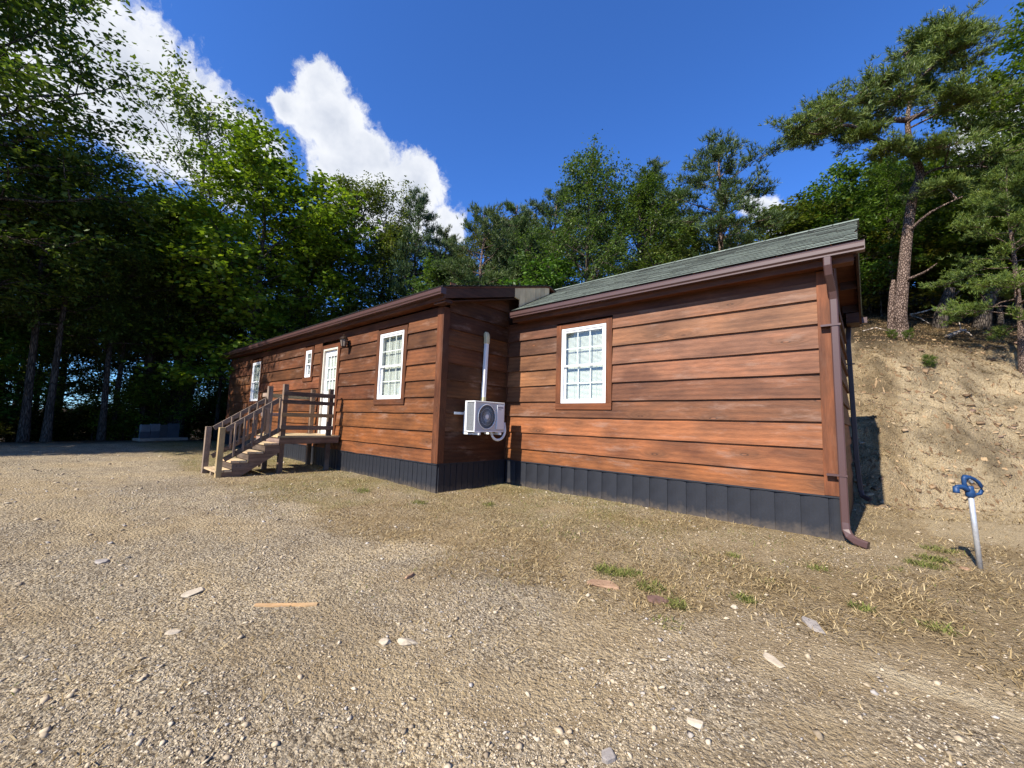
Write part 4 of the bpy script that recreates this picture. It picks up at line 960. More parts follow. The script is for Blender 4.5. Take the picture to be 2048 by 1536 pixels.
def strip():
    pts = [(-3.62, -5.03), (-3.52, -4.93), (-3.44, -4.84), (-3.36, -4.775), (-3.30, -4.72)]; w = [0.012, 0.018, 0.012, 0.02, 0.012]; vs = []
    for (x, y), q in zip(pts, w):
        z = gz(x, y)
        for (a_, b_) in ((-q, 0.0), (q, 0.0), (q, 0.014), (-q, 0.012)): vs.append((x-a_*0.7, y+a_*0.7, z+b_))
    fs = [(i*4+j, i*4+(j+1) % 4, (i+1)*4+(j+1) % 4, (i+1)*4+j) for i in range(4) for j in range(4)]+[(0, 1, 2, 3), (16, 17, 18, 19)]
    o = build('wood_strip', MB().add(vs, fs), M['newwood'], None, origin=(-3.46, -4.87, gz(-3.46, -4.87)), grain='y', color=(0.9, 0.7, 0.62))
    tag(o, 'thin broken wooden strip lying on the gravel', 'wood strip')
strip()
def deadwood(name, pts, rad, label, m_='deadwood', cat='branch', group=None, twigs=()):
    z0 = pts[0]; o = empty(name, z0, label, cat, group)
    n = len(pts); build('stem', MB().tube(pts, [rad*(1-0.6*i/(n-1)) for i in range(n)], 7), M[m_], o, smooth=True)
    for (a_, b_, r_) in twigs: build('twig', MB().tube([a_, ((a_[0]+b_[0])/2, (a_[1]+b_[1])/2, (a_[2]+b_[2])/2+0.04), b_], [r_, r_*0.7, r_*0.3], 5), M[m_], o, smooth=True)
    return o

# ---------------------------------------------------------------- ground cover (nobody could count it)
def scatter_xy(n, d0, d1, a0, a1, pw=1.0):
    """positions around the standing point, thinning with distance"""
    d = d0*np.power(d1/d0, np.power(rng.random(n), pw)); a = np.radians(rng.uniform(a0, a1, n))
    return CAM[0]+d*np.sin(a), CAM[1]+d*np.cos(a), d
def in_house(x, y):
    return ((x > XL-0.02) & (x < XC+0.02) & (y > -0.05)) | ((x > XBL) & (x < XL+0.05) & (y > D-0.05))
def stones(n, d0, d1, smin, smax, name, seedmask=None):
    x, y, d = scatter_xy(n, d0, d1, -105, 32)
    keep = ~in_house(x, y)
    st_, sa_, lf_ = zones(x, y)
    keep &= rng.random(n) < (1.0-0.9*st_)*(1-0.55*sa_)*(1-0.9*lf_)
    clump = 0.5+1.1*fbm(x, y, 1.7, 3, 77); keep &= rng.random(n) < np.clip(clump, 0.12, 1)
    x, y, d = x[keep], y[keep], d[keep]; n = len(x)
    ico = np.array([(0, 0, 1), (0.9, 0, 0.25), (0.25, 0.9, 0.2), (-0.8, 0.5, 0.3), (-0.7, -0.6, 0.2), (0.3, -0.9, 0.3), (0.5, 0.5, -0.5), (-0.6, 0.1, -0.5), (0.2, -0.6, -0.5)])
    tri = np.array([(0, 1, 2), (0, 2, 3), (0, 3, 4), (0, 4, 5), (0, 5, 1), (1, 6, 2), (2, 7, 3), (3, 7, 4), (4, 8, 5), (5, 8, 1), (2, 6, 7), (4, 7, 8), (1, 8, 6)])
    sz = smin*np.power(smax/smin, np.power(rng.random(n), 2.6)); sz = sz*np.clip(0.6+d/9, 0.75, 1.7)
    k = len(ico)
    v = ico[None]*(1+rng.normal(0, 0.22, (n, k, 3)))
    v[..., 2] *= rng.uniform(0.22, 0.6, n)[:, None]; v[..., 1] *= rng.uniform(0.4, 0.95, n)[:, None]
    t = rng.uniform(0, 2*np.pi, n); c, s = np.cos(t)[:, None], np.sin(t)[:, None]
    tl = rng.normal(0, 0.22, (n, 2))
    X = (v[..., 0]*c-v[..., 1]*s); Y = (v[..., 0]*s+v[..., 1]*c); Z = v[..., 2]+X*tl[:, :1]+Y*tl[:, 1:]
    P = np.stack([X*sz[:, None]+x[:, None], Y*sz[:, None]+y[:, None], Z*sz[:, None]+(ground_z(x, y)+sz*0.12)[:, None]], -1).reshape(-1, 3)
    F = (tri[None]+(np.arange(n)*k)[:, None, None]).reshape(-1, 3)
    o = bpy.data.objects.new(name, fast_mesh(name, P, F, M['pebble'])); COL.objects.link(o)
    return o
tag(stones(150000, 1.5, 10, 0.0042, 0.0115, 'gravel'), 'loose tan and grey gravel over the driveway and yard', 'gravel', kind='stuff')
tag(stones(11000, 1.6, 17, 0.010, 0.030, 'coarse_gravel'), 'larger flat shale chips scattered through the gravel', 'gravel', kind='stuff')

def blades(n, x, y, ln0, ln1, w, lift, name, mt, label, cat):
    n = len(x); t = rng.uniform(0, 2*np.pi, n); L_ = rng.uniform(ln0, ln1, n); up = np.abs(rng.normal(lift, lift*0.7, n))
    dx, dy = np.cos(t), np.sin(t); z = ground_z(x, y)
    ww = w*rng.uniform(0.6, 1.3, n)
    b = np.stack([x, y, z-0.002], -1); d = np.stack([dx*L_, dy*L_, up*L_], -1); s = np.stack([-dy*ww, dx*ww, 0*ww], -1)
    mid = b+d*0.55+np.stack([0*x, 0*x, up*L_*0.12], -1); tip = b+d
    P = np.stack([b-s, b+s, mid+s*0.8, mid-s*0.8, tip], 1).reshape(-1, 3)
    o_ = (np.arange(n)*5)[:, None]
    F = np.concatenate([o_+np.array([[0, 1, 2]]), o_+np.array([[0, 2, 3]]), o_+np.array([[3, 2, 4]])], 0)
    o = bpy.data.objects.new(name, fast_mesh(name, P, F, mt)); COL.objects.link(o); tag(o, label, cat, kind='stuff'); return o
N = 560000
x, y, d = scatter_xy(N, 2.2, 20, -100, 34, 0.8)
s_, sa_, lf_ = zones(x, y)
k = (~in_house(x, y)) & (rng.random(N) < np.clip(s_*(0.5+1.0*fbm(x, y, 2.0, 3, 61)), 0.02, 1)*(1-0.75*sa_)) & (x > -19)
blades(0, x[k], y[k], 0.03, 0.085, 0.0034, 0.26, 'dry_grass', M['straw'], 'dry trampled straw coloured grass in front of the cabin', 'grass')
# greener band along the wall and a few fresh tufts
N = 260000
x, y, d = scatter_xy(N, 2.4, 20, -100, 34, 0.7)
s_, sa_, lf_ = zones(x, y)
gm = fbm(x, y, 0.9, 4, 88)
near = np.where(x < XL, sstep(-3.6, -1.4, y-D+0.9)*0+sstep(2.6, 0.5, D-y), sstep(2.0, 0.5, -y))
pg = np.clip(0.75*olive(x, y)+0.08*sstep(0.1, 0.4, gm), 0, 1)*(0.3+0.7*s_)*(1-0.8*sa_)
pg = np.where((x < -10.5) & (y > -5.2+0.0*x), np.maximum(pg, 0.7*s_), pg)
for (tx, ty, r_) in ((-2.05, -2.62, 0.16), (-1.9, -2.55, 0.13), (-1.62, -2.72, 0.14), (-1.38, -2.86, 0.12), (-1.0, -2.4, 0.10), (-0.9, -1.9, 0.10), (0.12, -0.4, 0.16), (0.22, -0.15, 0.16), (-0.05, -0.75, 0.12), (-0.62, -1.2, 0.10), (-0.3, -2.0, 0.10), (-1.35, -1.35, 0.10), (-2.9, -2.0, 0.14), (0.35, 0.35, 0.18), (-1.3, -3.2, 0.1), (0.1, -2.0, 0.12)):
    pg = np.maximum(pg, 0.9*(np.hypot(x-tx, (y-ty)*1.3)+0.12*gm < r_))
k = (~in_house(x, y)) & (rng.random(N) < pg) & (x > -20)
blades(0, x[k], y[k], 0.025, 0.055, 0.003, 0.35, 'green_grass', M['grass'], 'thin green grass and weeds growing through the straw', 'grass')
# dense tufts
tx = []; ty = []
for (cx_, cy_, r_, n_) in ((-2.05, -2.62, 0.15, 420), (-1.88, -2.56, 0.12, 300), (-1.62, -2.72, 0.12, 240), (-1.36, -2.88, 0.09, 200), (-1.0, -2.4, 0.08, 130), (0.15, -0.42, 0.15, 300), (0.24, -0.12, 0.14, 300), (-0.62, -1.25, 0.08, 120), (-0.3, -2.0, 0.08, 120), (0.32, 0.4, 0.16, 260), (-1.3, -1.4, 0.06, 90), (0.1, -2.05, 0.09, 120), (-4.6, -1.6, 0.12, 160), (-5.4, -2.3, 0.14, 200), (-6.6, -2.6, 0.18, 240)):
    a_ = rng.uniform(0, 2*np.pi, n_); r = r_*np.sqrt(rng.random(n_)); tx.append(cx_+r*np.cos(a_)); ty.append(cy_+r*np.sin(a_)*0.8)
blades(0, np.concatenate(tx), np.concatenate(ty), 0.025, 0.065, 0.0034, 0.45, 'grass_tufts', M['grass'], 'fresh bright green grass tufts in the straw near the slabs and hydrant', 'grass')
# litter on the bank: shale flakes, twigs, dead leaves
def litter(n):
    x = rng.uniform(-1.5, 9, n); y = rng.uniform(0.5, 20, n); t = y-bank_y0(x)
    k = (~in_house(x, y)) & (t > -0.2); x, y = x[k], y[k]; n = len(x)
    a_ = rng.uniform(0, np.pi, n); L_ = 0.012*np.power(4.5, np.power(rng.random(n), 2.2)); ww = L_*rng.uniform(0.15, 0.7, n)
    z = ground_z(x, y)+0.006
    tl = rng.uniform(-0.35, 0.35, n)
    dx, dy = np.cos(a_)*L_, np.sin(a_)*L_
    e = 0.05; nzx = (ground_z(x+e, y)-ground_z(x-e, y))/(2*e); nzy = (ground_z(x, y+e)-ground_z(x, y-e))/(2*e)
    def pt(u, v):
        px = u*dx-v*dy/np.maximum(L_, 1e-6)*ww; py = u*dy+v*dx/np.maximum(L_, 1e-6)*ww
        return np.stack([x+px, y+py, z+px*nzx+py*nzy+0.25*tl*L_*u+0.012*(v > 0)], -1)
    P = np.stack([pt(-1, -0.6), pt(0.9, -1), pt(1, 0.7), pt(-0.7, 1)], 1).reshape(-1, 3)
    F = (np.arange(n)*4)[:, None]+np.array([[0, 1, 2, 3]])
    o = bpy.data.objects.new('bank_litter', fast_mesh('bank_litter', P, F, M['debris'])); COL.objects.link(o)
    tag(o, 'dead leaves, twigs and shale flakes over the cut bank', 'litter', kind='stuff')
litter(22000)

# dry grass on the bank
N = 90000
x = rng.uniform(-0.4, 8, N); y = rng.uniform(2.0, 13, N); t = y-bank_y0(x); cl = fbm(x, y, 1.4, 4, 95)
k = (~in_house(x, y)) & (t > -1.5) & (rng.random(N) < np.clip(0.25+0.9*cl+0.12*np.clip(t, 0, 4), 0.03, 1))
blades(0, x[k], y[k], 0.04, 0.13, 0.0040, 0.35, 'bank_grass', M['straw'], 'thin dry grass lying over the slope of the cut bank', 'grass')
# shale lumps breaking out of the bank
def bank_shale(n):
    x = rng.uniform(-0.6, 8, n); y = rng.uniform(2.5, 12, n); t = y-bank_y0(x); cl = fbm(x, y, 1.1, 3, 91)
    k = (~in_house(x, y)) & (t > -0.6) & (t < 4.6) & (rng.random(n) < np.clip(0.35+1.6*cl, 0.05, 1)); x, y = x[k], y[k]; n = len(x)
    cube = np.array([(a_, b_, c_) for c_ in (-1, 1) for b_ in (-1, 1) for a_ in (-1, 1)], float)
    fc = np.array([(0, 2, 3, 1), (4, 5, 7, 6), (0, 1, 5, 4), (2, 6, 7, 3), (0, 4, 6, 2), (1, 3, 7, 5)])
    sz = 0.011*np.power(6, np.power(rng.random(n), 2.4)); v = cube[None]*(1+rng.uniform(-0.4, 0.3, (n, 8, 3)))
    v[..., 2] *= rng.uniform(0.15, 0.5, n)[:, None]; v[..., 1] *= rng.uniform(0.4, 1, n)[:, None]
    a_ = rng.normal(0.2, 0.6, n); c, s = np.cos(a_)[:, None], np.sin(a_)[:, None]
    X = v[..., 0]*c-v[..., 1]*s; Y = v[..., 0]*s+v[..., 1]*c; Z = v[..., 2]+Y*rng.uniform(0.1, 0.7, n)[:, None]
    P = np.stack([X*sz[:, None]+x[:, None], Y*sz[:, None]+y[:, None], Z*sz[:, None]+(ground_z(x, y)+0.1*sz)[:, None]], -1).reshape(-1, 3)
    F = (fc[None]+(np.arange(n)*8)[:, None, None]).reshape(-1, 4)
    o = bpy.data.objects.new('bank_shale', fast_mesh('bank_shale', P, F, island_mat('ochre bank shale', [(0.0, (0.13, 0.085, 0.05)), (0.4, (0.25, 0.17, 0.10)), (0.8, (0.36, 0.27, 0.16)), (1.0, (0.16, 0.10, 0.08))]))); COL.objects.link(o)
    tag(o, 'broken ochre shale crumbling out of the cut bank', 'shale', kind='stuff')
bank_shale(9000)

# ---------------------------------------------------------------- trees
def leaf_quads(c, r, n, L0, L1, W, out=None, flat=0.55, droop=0.25, needle=False):
    """n leaves round each cluster centre c (k,3), radius r (k,)"""
    k = len(c); P = np.repeat(c, n, 0); rr = np.repeat(r, n)
    off = rng.normal(0, 0.5, (k*n, 3)); off[:, 2] *= flat
    P = P+off*rr[:, None]
    t = rng.uniform(0, 2*np.pi, k*n); L_ = rng.uniform(L0, L1, k*n)
    d = np.stack([np.cos(t), np.sin(t), rng.normal(-droop, 0.35, k*n)], -1)
    if out is not None: d[:, :2] += np.repeat(out, n, 0)[:, :2]*0.8
    d /= np.linalg.norm(d, axis=1)[:, None]
    u = np.stack([rng.normal(0, 0.55, k*n), rng.normal(0, 0.55, k*n), np.ones(k*n)], -1)
    s = np.cross(d, u); s /= np.linalg.norm(s, axis=1)[:, None]
    a = P; tip = P+d*L_[:, None]; m1 = P+d*(L_*0.45)[:, None]+s*(L_*W)[:, None]; m2 = P+d*(L_*0.45)[:, None]-s*(L_*W)[:, None]
    V = np.stack([a, m1, tip, m2], 1).reshape(-1, 3)
    F = (np.arange(k*n)*4)[:, None]+np.array([[0, 1, 2, 3]])
    return V, F
def needle_tufts(c, n, L0, L1, w, up=0.7, out=None):
    k = len(c); P = np.repeat(c, n, 0)
    d = rng.normal(0, 0.6, (k*n, 3)); d[:, 2] += up
    if out is not None: d += np.repeat(out, n, 0)*0.7
    d /= np.linalg.norm(d, axis=1)[:, None]
    L_ = rng.uniform(L0, L1, k*n); s = np.cross(d, rng.normal(0, 1, (k*n, 3))); s /= np.maximum(np.linalg.norm(s, axis=1), 1e-6)[:, None]
    V = np.stack([P-s*w, P+s*w, P+d*L_[:, None]+s*w*0.3, P+d*L_[:, None]-s*w*0.3], 1).reshape(-1, 3)
    F = (np.arange(k*n)*4)[:, None]+np.array([[0, 1, 2, 3]])
    return V, F
def wander(a, b, n, amp, up=0.0):
    a, b = np.array(a, float), np.array(b, float); L_ = np.linalg.norm(b-a); pts = []
    for i in range(n):
        t = i/(n-1); p = a+(b-a)*t
        if 0 < i: p = p+rng.normal(0, amp*L_, 3)*(t*(1.0 if i < n-1 else 0.6))
        p[2] += up*L_*(t*t-t)
        pts.append(p)
    return pts
class Tree: pass
def finish(tm, V, F, leafmat, barkmat, name):
    T = Tree(); me = bpy.data.meshes.new(name+'_trunk'); me.from_pydata(tm.v, [], tm.f); me.materials.append(barkmat)
    me.polygons.foreach_set('use_smooth', [True]*len(me.polygons)); T.trunk = me
    T.crown = fast_mesh(name+'_crown', V, F, leafmat); return T
def broadleaf(H, cb, R, nb, lean=(0, 0), leaf=(0.10, 0.17), per=17, width=0.27, r0=0.16, top=0.75, seed=0, layers=False, dens=1.0):
    tm = MB(); n = 9
    trunk = [np.array([lean[0]*t*H+rng.normal(0, 0.03)*H*0.12*t, lean[1]*t*H+rng.normal(0, 0.03)*H*0.12*t, t*H*0.94]) for t in np.linspace(0, 1, n)]
    rad = [r0*(1.25 if i == 0 else 1)*(1-0.86*i/(n-1)) for i in range(n)]
    tm.tube([trunk[0]-np.array([0, 0, 0.4])]+trunk, [rad[0]*1.1]+rad, 8)
    C_ = []; Rr = []; O_ = []
    for i in range(nb):
        t = cb+(0.97-cb)*((i+rng.random()*0.8)/nb); f_ = t*(n-1); j = min(int(f_), n-2); p = trunk[j]+(trunk[j+1]-trunk[j])*(f_-j)
        az_ = i*2.399+rng.normal(0, 0.4); u = (t-cb)/(1-cb)
        prof = math.sin(math.pi*min(1, 0.16+0.80*u)) ** top
        L_ = R*prof*rng.uniform(0.75, 1.18); e = math.radians(8+52*u+rng.normal(0, 8))
        dv_ = np.array([math.cos(az_)*math.cos(e), math.sin(az_)*math.cos(e), math.sin(e)])
        b = wander(p, p+dv_*L_, 5, 0.05, -0.10)
        br = max(0.012, rad[j]*0.42); tm.tube(b, [br*(1-0.82*q/4) for q in range(5)], 5, cap=False)
        m_ = max(4, int(3+L_*2.6))
        for q in range(m_):
            tt = 0.30+0.72*(q+rng.random()*0.6)/m_; tt = min(tt, 1.0); g_ = tt*4; jj = min(int(g_), 3); s0 = b[jj]+(b[jj+1]-b[jj])*(g_-jj)
            sd_ = dv_+rng.normal(0, 0.75, 3); sd_[2] = sd_[2]*0.55+0.1; sd_ /= np.linalg.norm(sd_)
            sl_ = L_*0.40*rng.uniform(0.6, 1.2)*(1.15-0.45*tt)+0.15; s1 = s0+sd_*sl_
            tm.tube([s0, (s0+s1)/2+rng.normal(0, 0.04, 3), s1], [br*0.35, br*0.24, 0.004], 4, cap=False)
            for w_ in (0.35, 0.6, 0.85, 1.05):
                if rng.random() > dens: continue
                C_.append(s0+(s1-s0)*w_+rng.normal(0, 0.08, 3)); Rr.append(rng.uniform(0.20, 0.42)); O_.append(sd_)
    V, F = leaf_quads(np.array(C_), np.array(Rr), per, leaf[0], leaf[1], width, np.array(O_), flat=0.38 if layers else 0.6)
    return finish(tm, V, F, M['leaf'], M['bark'], 'broadleaf')
def pad_cloud(p, rx, rz, n, out):
    o = rng.normal(0, 0.48, (n, 3)); o[:, 2] = np.abs(o[:, 2])*0.9-0.15
    return p+o*np.array([rx, rx, rz])
def pine(H, cb, R, nb, lean=(0, 0), r0=0.15, shape=1.0, tufts=20, per=8, flatness=0.15, droop=0.0, needle=(0.10, 0.18), w=0.010):
    tm = MB(); n = 9
    trunk = [np.array([lean[0]*t*H+rng.normal(0, 0.05)*t*1.5, lean[1]*t*H+rng.normal(0, 0.05)*t*1.5, t*H*0.97]) for t in np.linspace(0, 1, n)]
    rad = [r0*(1.2 if i == 0 else 1)*(1-0.88*i/(n-1)) for i in range(n)]
    tm.tube([trunk[0]-np.array([0, 0, 0.4])]+trunk, [rad[0]*1.1]+rad, 9)
    C_ = []; O_ = []
    for i in range(nb):
        u = (i+rng.random()*0.7)/nb; t = cb+(0.98-cb)*u; f_ = t*(n-1); j = min(int(f_), n-2); p = trunk[j]+(trunk[j+1]-trunk[j])*(f_-j)
        az_ = i*2.399+rng.normal(0, 0.5); L_ = R*(1-u)**0.62*shape*rng.uniform(0.55, 1.2)*(0.55+0.45*min(1, u/0.25))+0.25
        e = math.radians(-6+44*u+rng.normal(0, 9))
        dv_ = np.array([math.cos(az_)*math.cos(e), math.sin(az_)*math.cos(e), math.sin(e)])
        b = wander(p, p+dv_*L_, 5, 0.045, -0.16); br = max(0.010, rad[j]*0.38)
        tm.tube(b, [br*(1-0.8*q/4) for q in range(5)], 5, cap=False)
        m_ = max(3, int(2+L_*3.4))
        for q in range(m_):
            tt = min(1.0, 0.34+0.70*(q+rng.random()*0.6)/m_); g_ = tt*4; jj = min(int(g_), 3); s0 = b[jj]+(b[jj+1]-b[jj])*(g_-jj)
            sd_ = dv_+rng.normal(0, 0.7, 3); sd_[2] = sd_[2]*0.35+0.22; sd_ /= np.linalg.norm(sd_); sl_ = 0.22+L_*0.24*rng.uniform(0.6, 1.2)*(1.2-0.4*tt)
            s1 = s0+sd_*sl_; tm.tube([s0, s1], [br*0.3, 0.004], 4, cap=False)
            k = tufts; pp = s0+(s1-s0)*rng.uniform(0.25, 1.1, (k, 1))+rng.normal(0, 0.085, (k, 3))*np.array([1, 1, 0.55])*(0.7+sl_)
            C_.append(pp); O_.append(np.repeat(sd_[None], k, 0))
    C_ = np.concatenate(C_); O_ = np.concatenate(O_)
    V, F = needle_tufts(C_, per, needle[0], needle[1], w, 0.55, O_)
    return finish(tm, V, F, M['needle'], M['pinebark'], 'pine')
def plant(T, name, x, y, label, cat='tree', group=None, sx=1.0, sz=1.0, rz=None, color=(1, 1, 1), z=None, trunk=True):
    o = bpy.data.objects.new(name, None); COL.objects.link(o); o.empty_display_size = 0.3
    o.location = (x, y, gz(x, y) if z is None else z); o.scale = (sx, sx, sz); o.rotation_euler = (0, 0, rng.uniform(0, 6.28) if rz is None else rz)
    tag(o, label, cat, group)
    for nm, me in (('trunk', T.trunk), ('crown', T.crown)):
        c = bpy.data.objects.new(nm, me); COL.objects.link(c); c.parent = o; c.color = (*color, 1)
    return o

OAK = [broadleaf(11.0, 0.26, 3.0, 40, r0=0.19), broadleaf(11.0, 0.38, 2.6, 36, lean=(0.03, 0.0), r0=0.16), broadleaf(11.0, 0.48, 2.6, 30, r0=0.14, top=0.6)]
MAPLE = broadleaf(9.0, 0.16, 2.5, 44, leaf=(0.11, 0.18), width=0.36, layers=True, r0=0.13, per=16)
AIRY = broadleaf(11.0, 0.50, 3.0, 26, leaf=(0.11, 0.17), per=12, r0=0.17, top=0.55, dens=0.85)
PINE = [pine(9.0, 0.30, 2.1, 46), pine(9.0, 0.45, 2.0, 34, lean=(0.02, 0.02)), pine(9.0, 0.22, 2.3, 50, r0=0.13)]
SHRUB = broadleaf(2.6, 0.06, 1.5, 22, leaf=(0.08, 0.14), per=20, r0=0.03, top=0.5)
SAPL = broadleaf(5.0, 0.16, 1.5, 26, leaf=(0.10, 0.16), per=15, r0=0.05, layers=True)

def top_scale(x, y, ztop, H): return max(0.3, (ztop-gz(x, y))/H)
def put(T, H, name, x, y, ztop, label, wide=1.0, **k):
    s = top_scale(x, y, ztop, H); return plant(T, name, x, y, label, sx=s*wide, sz=s, **k)
# named trees behind the cabin, from left to right
put(AIRY, 11, 'oak_tree', -24.3, -2.1, 15.6, 'tall airy oak with bare upper limbs left of the yellow green maple', 0.85, rz=0.7, color=(1.25, 1.2, 1.0))
put(MAPLE, 9, 'maple_tree', -20.3, -0.5, 12.6, 'bright yellow green maple beyond the left end of the cabin roof', 1.05, rz=0.3, color=(2.1, 2.05, 0.8))
put(MAPLE, 9, 'maple_tree', -20.6, 1.9, 11.2, 'lower yellow green maple just above the cabin gutter', 0.95, rz=2.3, color=(1.9, 1.9, 0.8))
put(OAK[1], 11, 'oak_tree', -20.3, 3.4, 13.4, 'olive oak rising right of the bright maple', 0.8, rz=1.0, color=(1.35, 1.15, 0.9))
put(AIRY, 11, 'oak_tree', -20.2, 5.5, 12.9, 'thin leaved pale oak against the big cloud', 0.75, rz=2.1, color=(1.7, 1.35, 1.0))
put(PINE[0], 9, 'pine_tree', -18.1, 6.0, 13.1, 'narrow dark pine with a pointed top at the foot of the cloud', 0.62, rz=0.2, color=(0.85, 0.95, 1.1))
put(PINE[1], 9, 'pine_tree', -12.2, 5.1, 10.0, 'left one of the two rounded pines above the roof step', 0.85, rz=0.5)
put(PINE[0], 9, 'pine_tree', -11.3, 6.4, 10.4, 'right one of the two rounded pines above the roof step', 0.8, rz=2.5, color=(0.9, 1, 1))
put(PINE[2], 9, 'pine_tree', -10.4, 8.0, 11.4, 'dark spreading pine left of the big oak', 0.9, rz=1.9, color=(0.9, 0.95, 1.0))
put(OAK[0], 11, 'oak_tree', -7.7, 6.3, 10.5, 'leafy oak with a single tall leading shoot behind the roof', 0.75, rz=1.2, color=(1.05, 1.12, 1.15))
put(OAK[0], 11, 'oak_tree', -6.3, 7.6, 9.9, 'broad dark oak directly above the middle of the green roof', 0.95, rz=3.0, color=(1.0, 1.05, 0.95))
put(PINE[2], 9, 'pine_tree', -6.5, 9.4, 11.6, 'flat topped pine showing just above the broad oak', 0.8, rz=0.4)
put(PINE[1], 9, 'pine_tree', -3.5, 7.3, 10.3, 'lone pine with clear trunk standing against the blue sky', 1.0, rz=0.9, color=(0.95, 1.0, 1.0))
put(PINE[0], 9, 'pine_tree', -4.4, 18.5, 12.2, 'small yellowish pine in the gap right of the lone pine', 0.8, rz=0.4, color=(1.6, 1.4, 1.0))
put(PINE[2], 9, 'pine_tree', -2.8, 21.5, 12.6, 'distant low pine right above the roof ridge', 1.1, rz=1.4, color=(1.2, 1.2, 1.0))
put(OAK[2], 11, 'oak_tree', -1.0, 20.0, 12.4, 'distant oak peeping over the right end of the ridge', 0.9, rz=1.4, color=(1.2, 1.15, 1.0))
put(OAK[0], 11, 'oak_tree', 0.6, 13.5, 10.8, 'green oak in the shade behind the leaning pine', 0.9, rz=0.6, color=(1.1, 1.25, 0.9))
put(OAK[0], 11, 'oak_tree', 4.2, 12.6, 13.6, 'tall oak at the right edge of the picture', 1.0, rz=1.6, color=(1.25, 1.3, 0.85))
put(MAPLE, 9, 'oak_tree', 3.2, 14.5, 9.2, 'bushy bright green oak under the tall oak at the right edge', 1.3, rz=0.6, color=(1.6, 1.6, 0.8))
put(PINE[2], 9, 'pine_tree', 2.6, 9.0, 7.6, 'short bushy pine sapling right of the leaning pine', 1.0, rz=0.2, color=(1.5, 1.45, 0.9))
put(PINE[1], 9, 'pine_tree', 6.8, 13.4, 13.5, 'pine crown cut by the right edge of the picture', 1.0, rz=0.2, color=(1.2, 1.2, 0.9))
# filler trees on the slope behind
fill = [(-19.5, 5.5, 11.0), (-18.5, 8.5, 12), (-14.5, 7.6, 10.5), (-13.2, 10.0, 11.0), (-14.0, 4.6, 7.6), (-12.6, 6.9, 8.2), (-9.6, 10.8, 11.0), (-8.2, 12.2, 11.5), (-10.6, 6.4, 7.4), (-9.0, 5.9, 7.0), (-5.0, 9.0, 8.2), (-4.2, 11.5, 9.5), (-7.2, 14.5, 12.0), (-5.0, 6.6, 6.6), (-2.6, 12.5, 8.6), (-2.0, 16.0, 10.2), (-0.6, 16.5, 10.6), (1.8, 17.5, 12.4), (4.5, 16.5, 12), (6.5, 14.0, 13), (2.8, 21, 13), (-15.5, 11, 13), (-12, 14, 13.5), (-17, 14, 14), (-21, 11, 13)]
for i, (x, y, zt) in enumerate(fill):
    T = [OAK[0], PINE[2], OAK[1], SAPL, PINE[0]][i % 5] if zt > 9 else [SAPL, MAPLE, PINE[2]][i % 3]
    H_ = {id(SAPL): 5.0, id(MAPLE): 9.0}.get(id(T), 9.0 if T in PINE else 11.0)
    pn_ = T in PINE
    put(T, H_, 'slope_pine' if pn_ else 'slope_tree', x, y, zt, 'dark pine filling the wooded slope behind the cabin' if pn_ else 'leafy tree filling the wooded slope behind the cabin', 0.9, group='pines filling the slope' if pn_ else 'leafy trees filling the slope', color=tuple(rng.uniform(0.85, 1.3, 3)*np.array([1.05, 1.0, 0.85])))
# the wood on the left
trk = [(-21.4, -6.6), (-21.2, -6.1), (-22.6, -7.6), (-22.5, -4.7), (-23.7, -4.3), (-23.8, -3.5), (-24.6, -3.2), (-24.3, -2.1), (-24.4, -0.6), (-23.6, 1.2)]
ORD = ['first', 'second', 'third', 'fourth', 'fifth', 'sixth', 'seventh', 'eighth', 'ninth', 'tenth']
trk.sort(key=lambda p: math.atan2(p[0]-CAM[0], p[1]-CAM[1]))
for i, (x, y) in enumerate(trk):
    put([OAK[2], OAK[1]][i % 2], 11, 'wood_tree', x, y, 10.0+rng.uniform(-1.5, 1.5), 'dark trunked tree, %s from the left along the front of the wood' % ORD[i], 0.85, group='trees along the front edge of the left wood', color=(1.2, 1.25, 1.0))
deep = []
for k in range(26):
    x, y = rng.uniform(-36, -24), rng.uniform(-20, 8)
    deep.append((x, y))
for i, (x, y) in enumerate(deep):
    put([OAK[0], OAK[1], OAK[2], PINE[1]][i % 4], 11 if i % 4 < 3 else 9, 'deep_wood_tree', x, y, 9.0+rng.uniform(-2, 2.0), 'tree deep inside the dark wood on the left', 0.95, group='trees deep in the left wood', color=tuple(rng.uniform(0.8, 1.2, 3)))
for k in range(46):
    x, y = rng.uniform(-30, -21.8), rng.uniform(-13, 2.5)
    plant(SHRUB if k % 3 else SAPL, 'understory_shrub', x, y, 'leafy understory shrub among the trunks of the left wood', 'shrub', 'understory shrubs in the left wood', sx=rng.uniform(0.7, 1.2), sz=rng.uniform(0.6, 1.1), color=tuple(rng.uniform(0.8, 1.5, 3)*np.array([1.2, 1.1, 0.7])))
# trees on the left beside the driveway, mostly out of frame; they shade the wood's edge
for i, (x, y, h) in enumerate([(-19.4, -8.8, 14.6), (-17.6, -11.8, 9.5), (-20.8, -11.5, 9.5), (-18.6, -14.2, 10), (-22.5, -9.8, 12.5), (-21.5, -15.5, 10)]):
    put([OAK[0], OAK[1], OAK[2]][i % 3], 11, 'driveway_tree', x, y, h, 'tall spreading oak at the left edge of the picture' if i == 0 else 'tree beside the driveway left of the wood edge', 1.05, group=None if i == 0 else 'trees beside the driveway', color=(1.3, 1.3, 1.05))

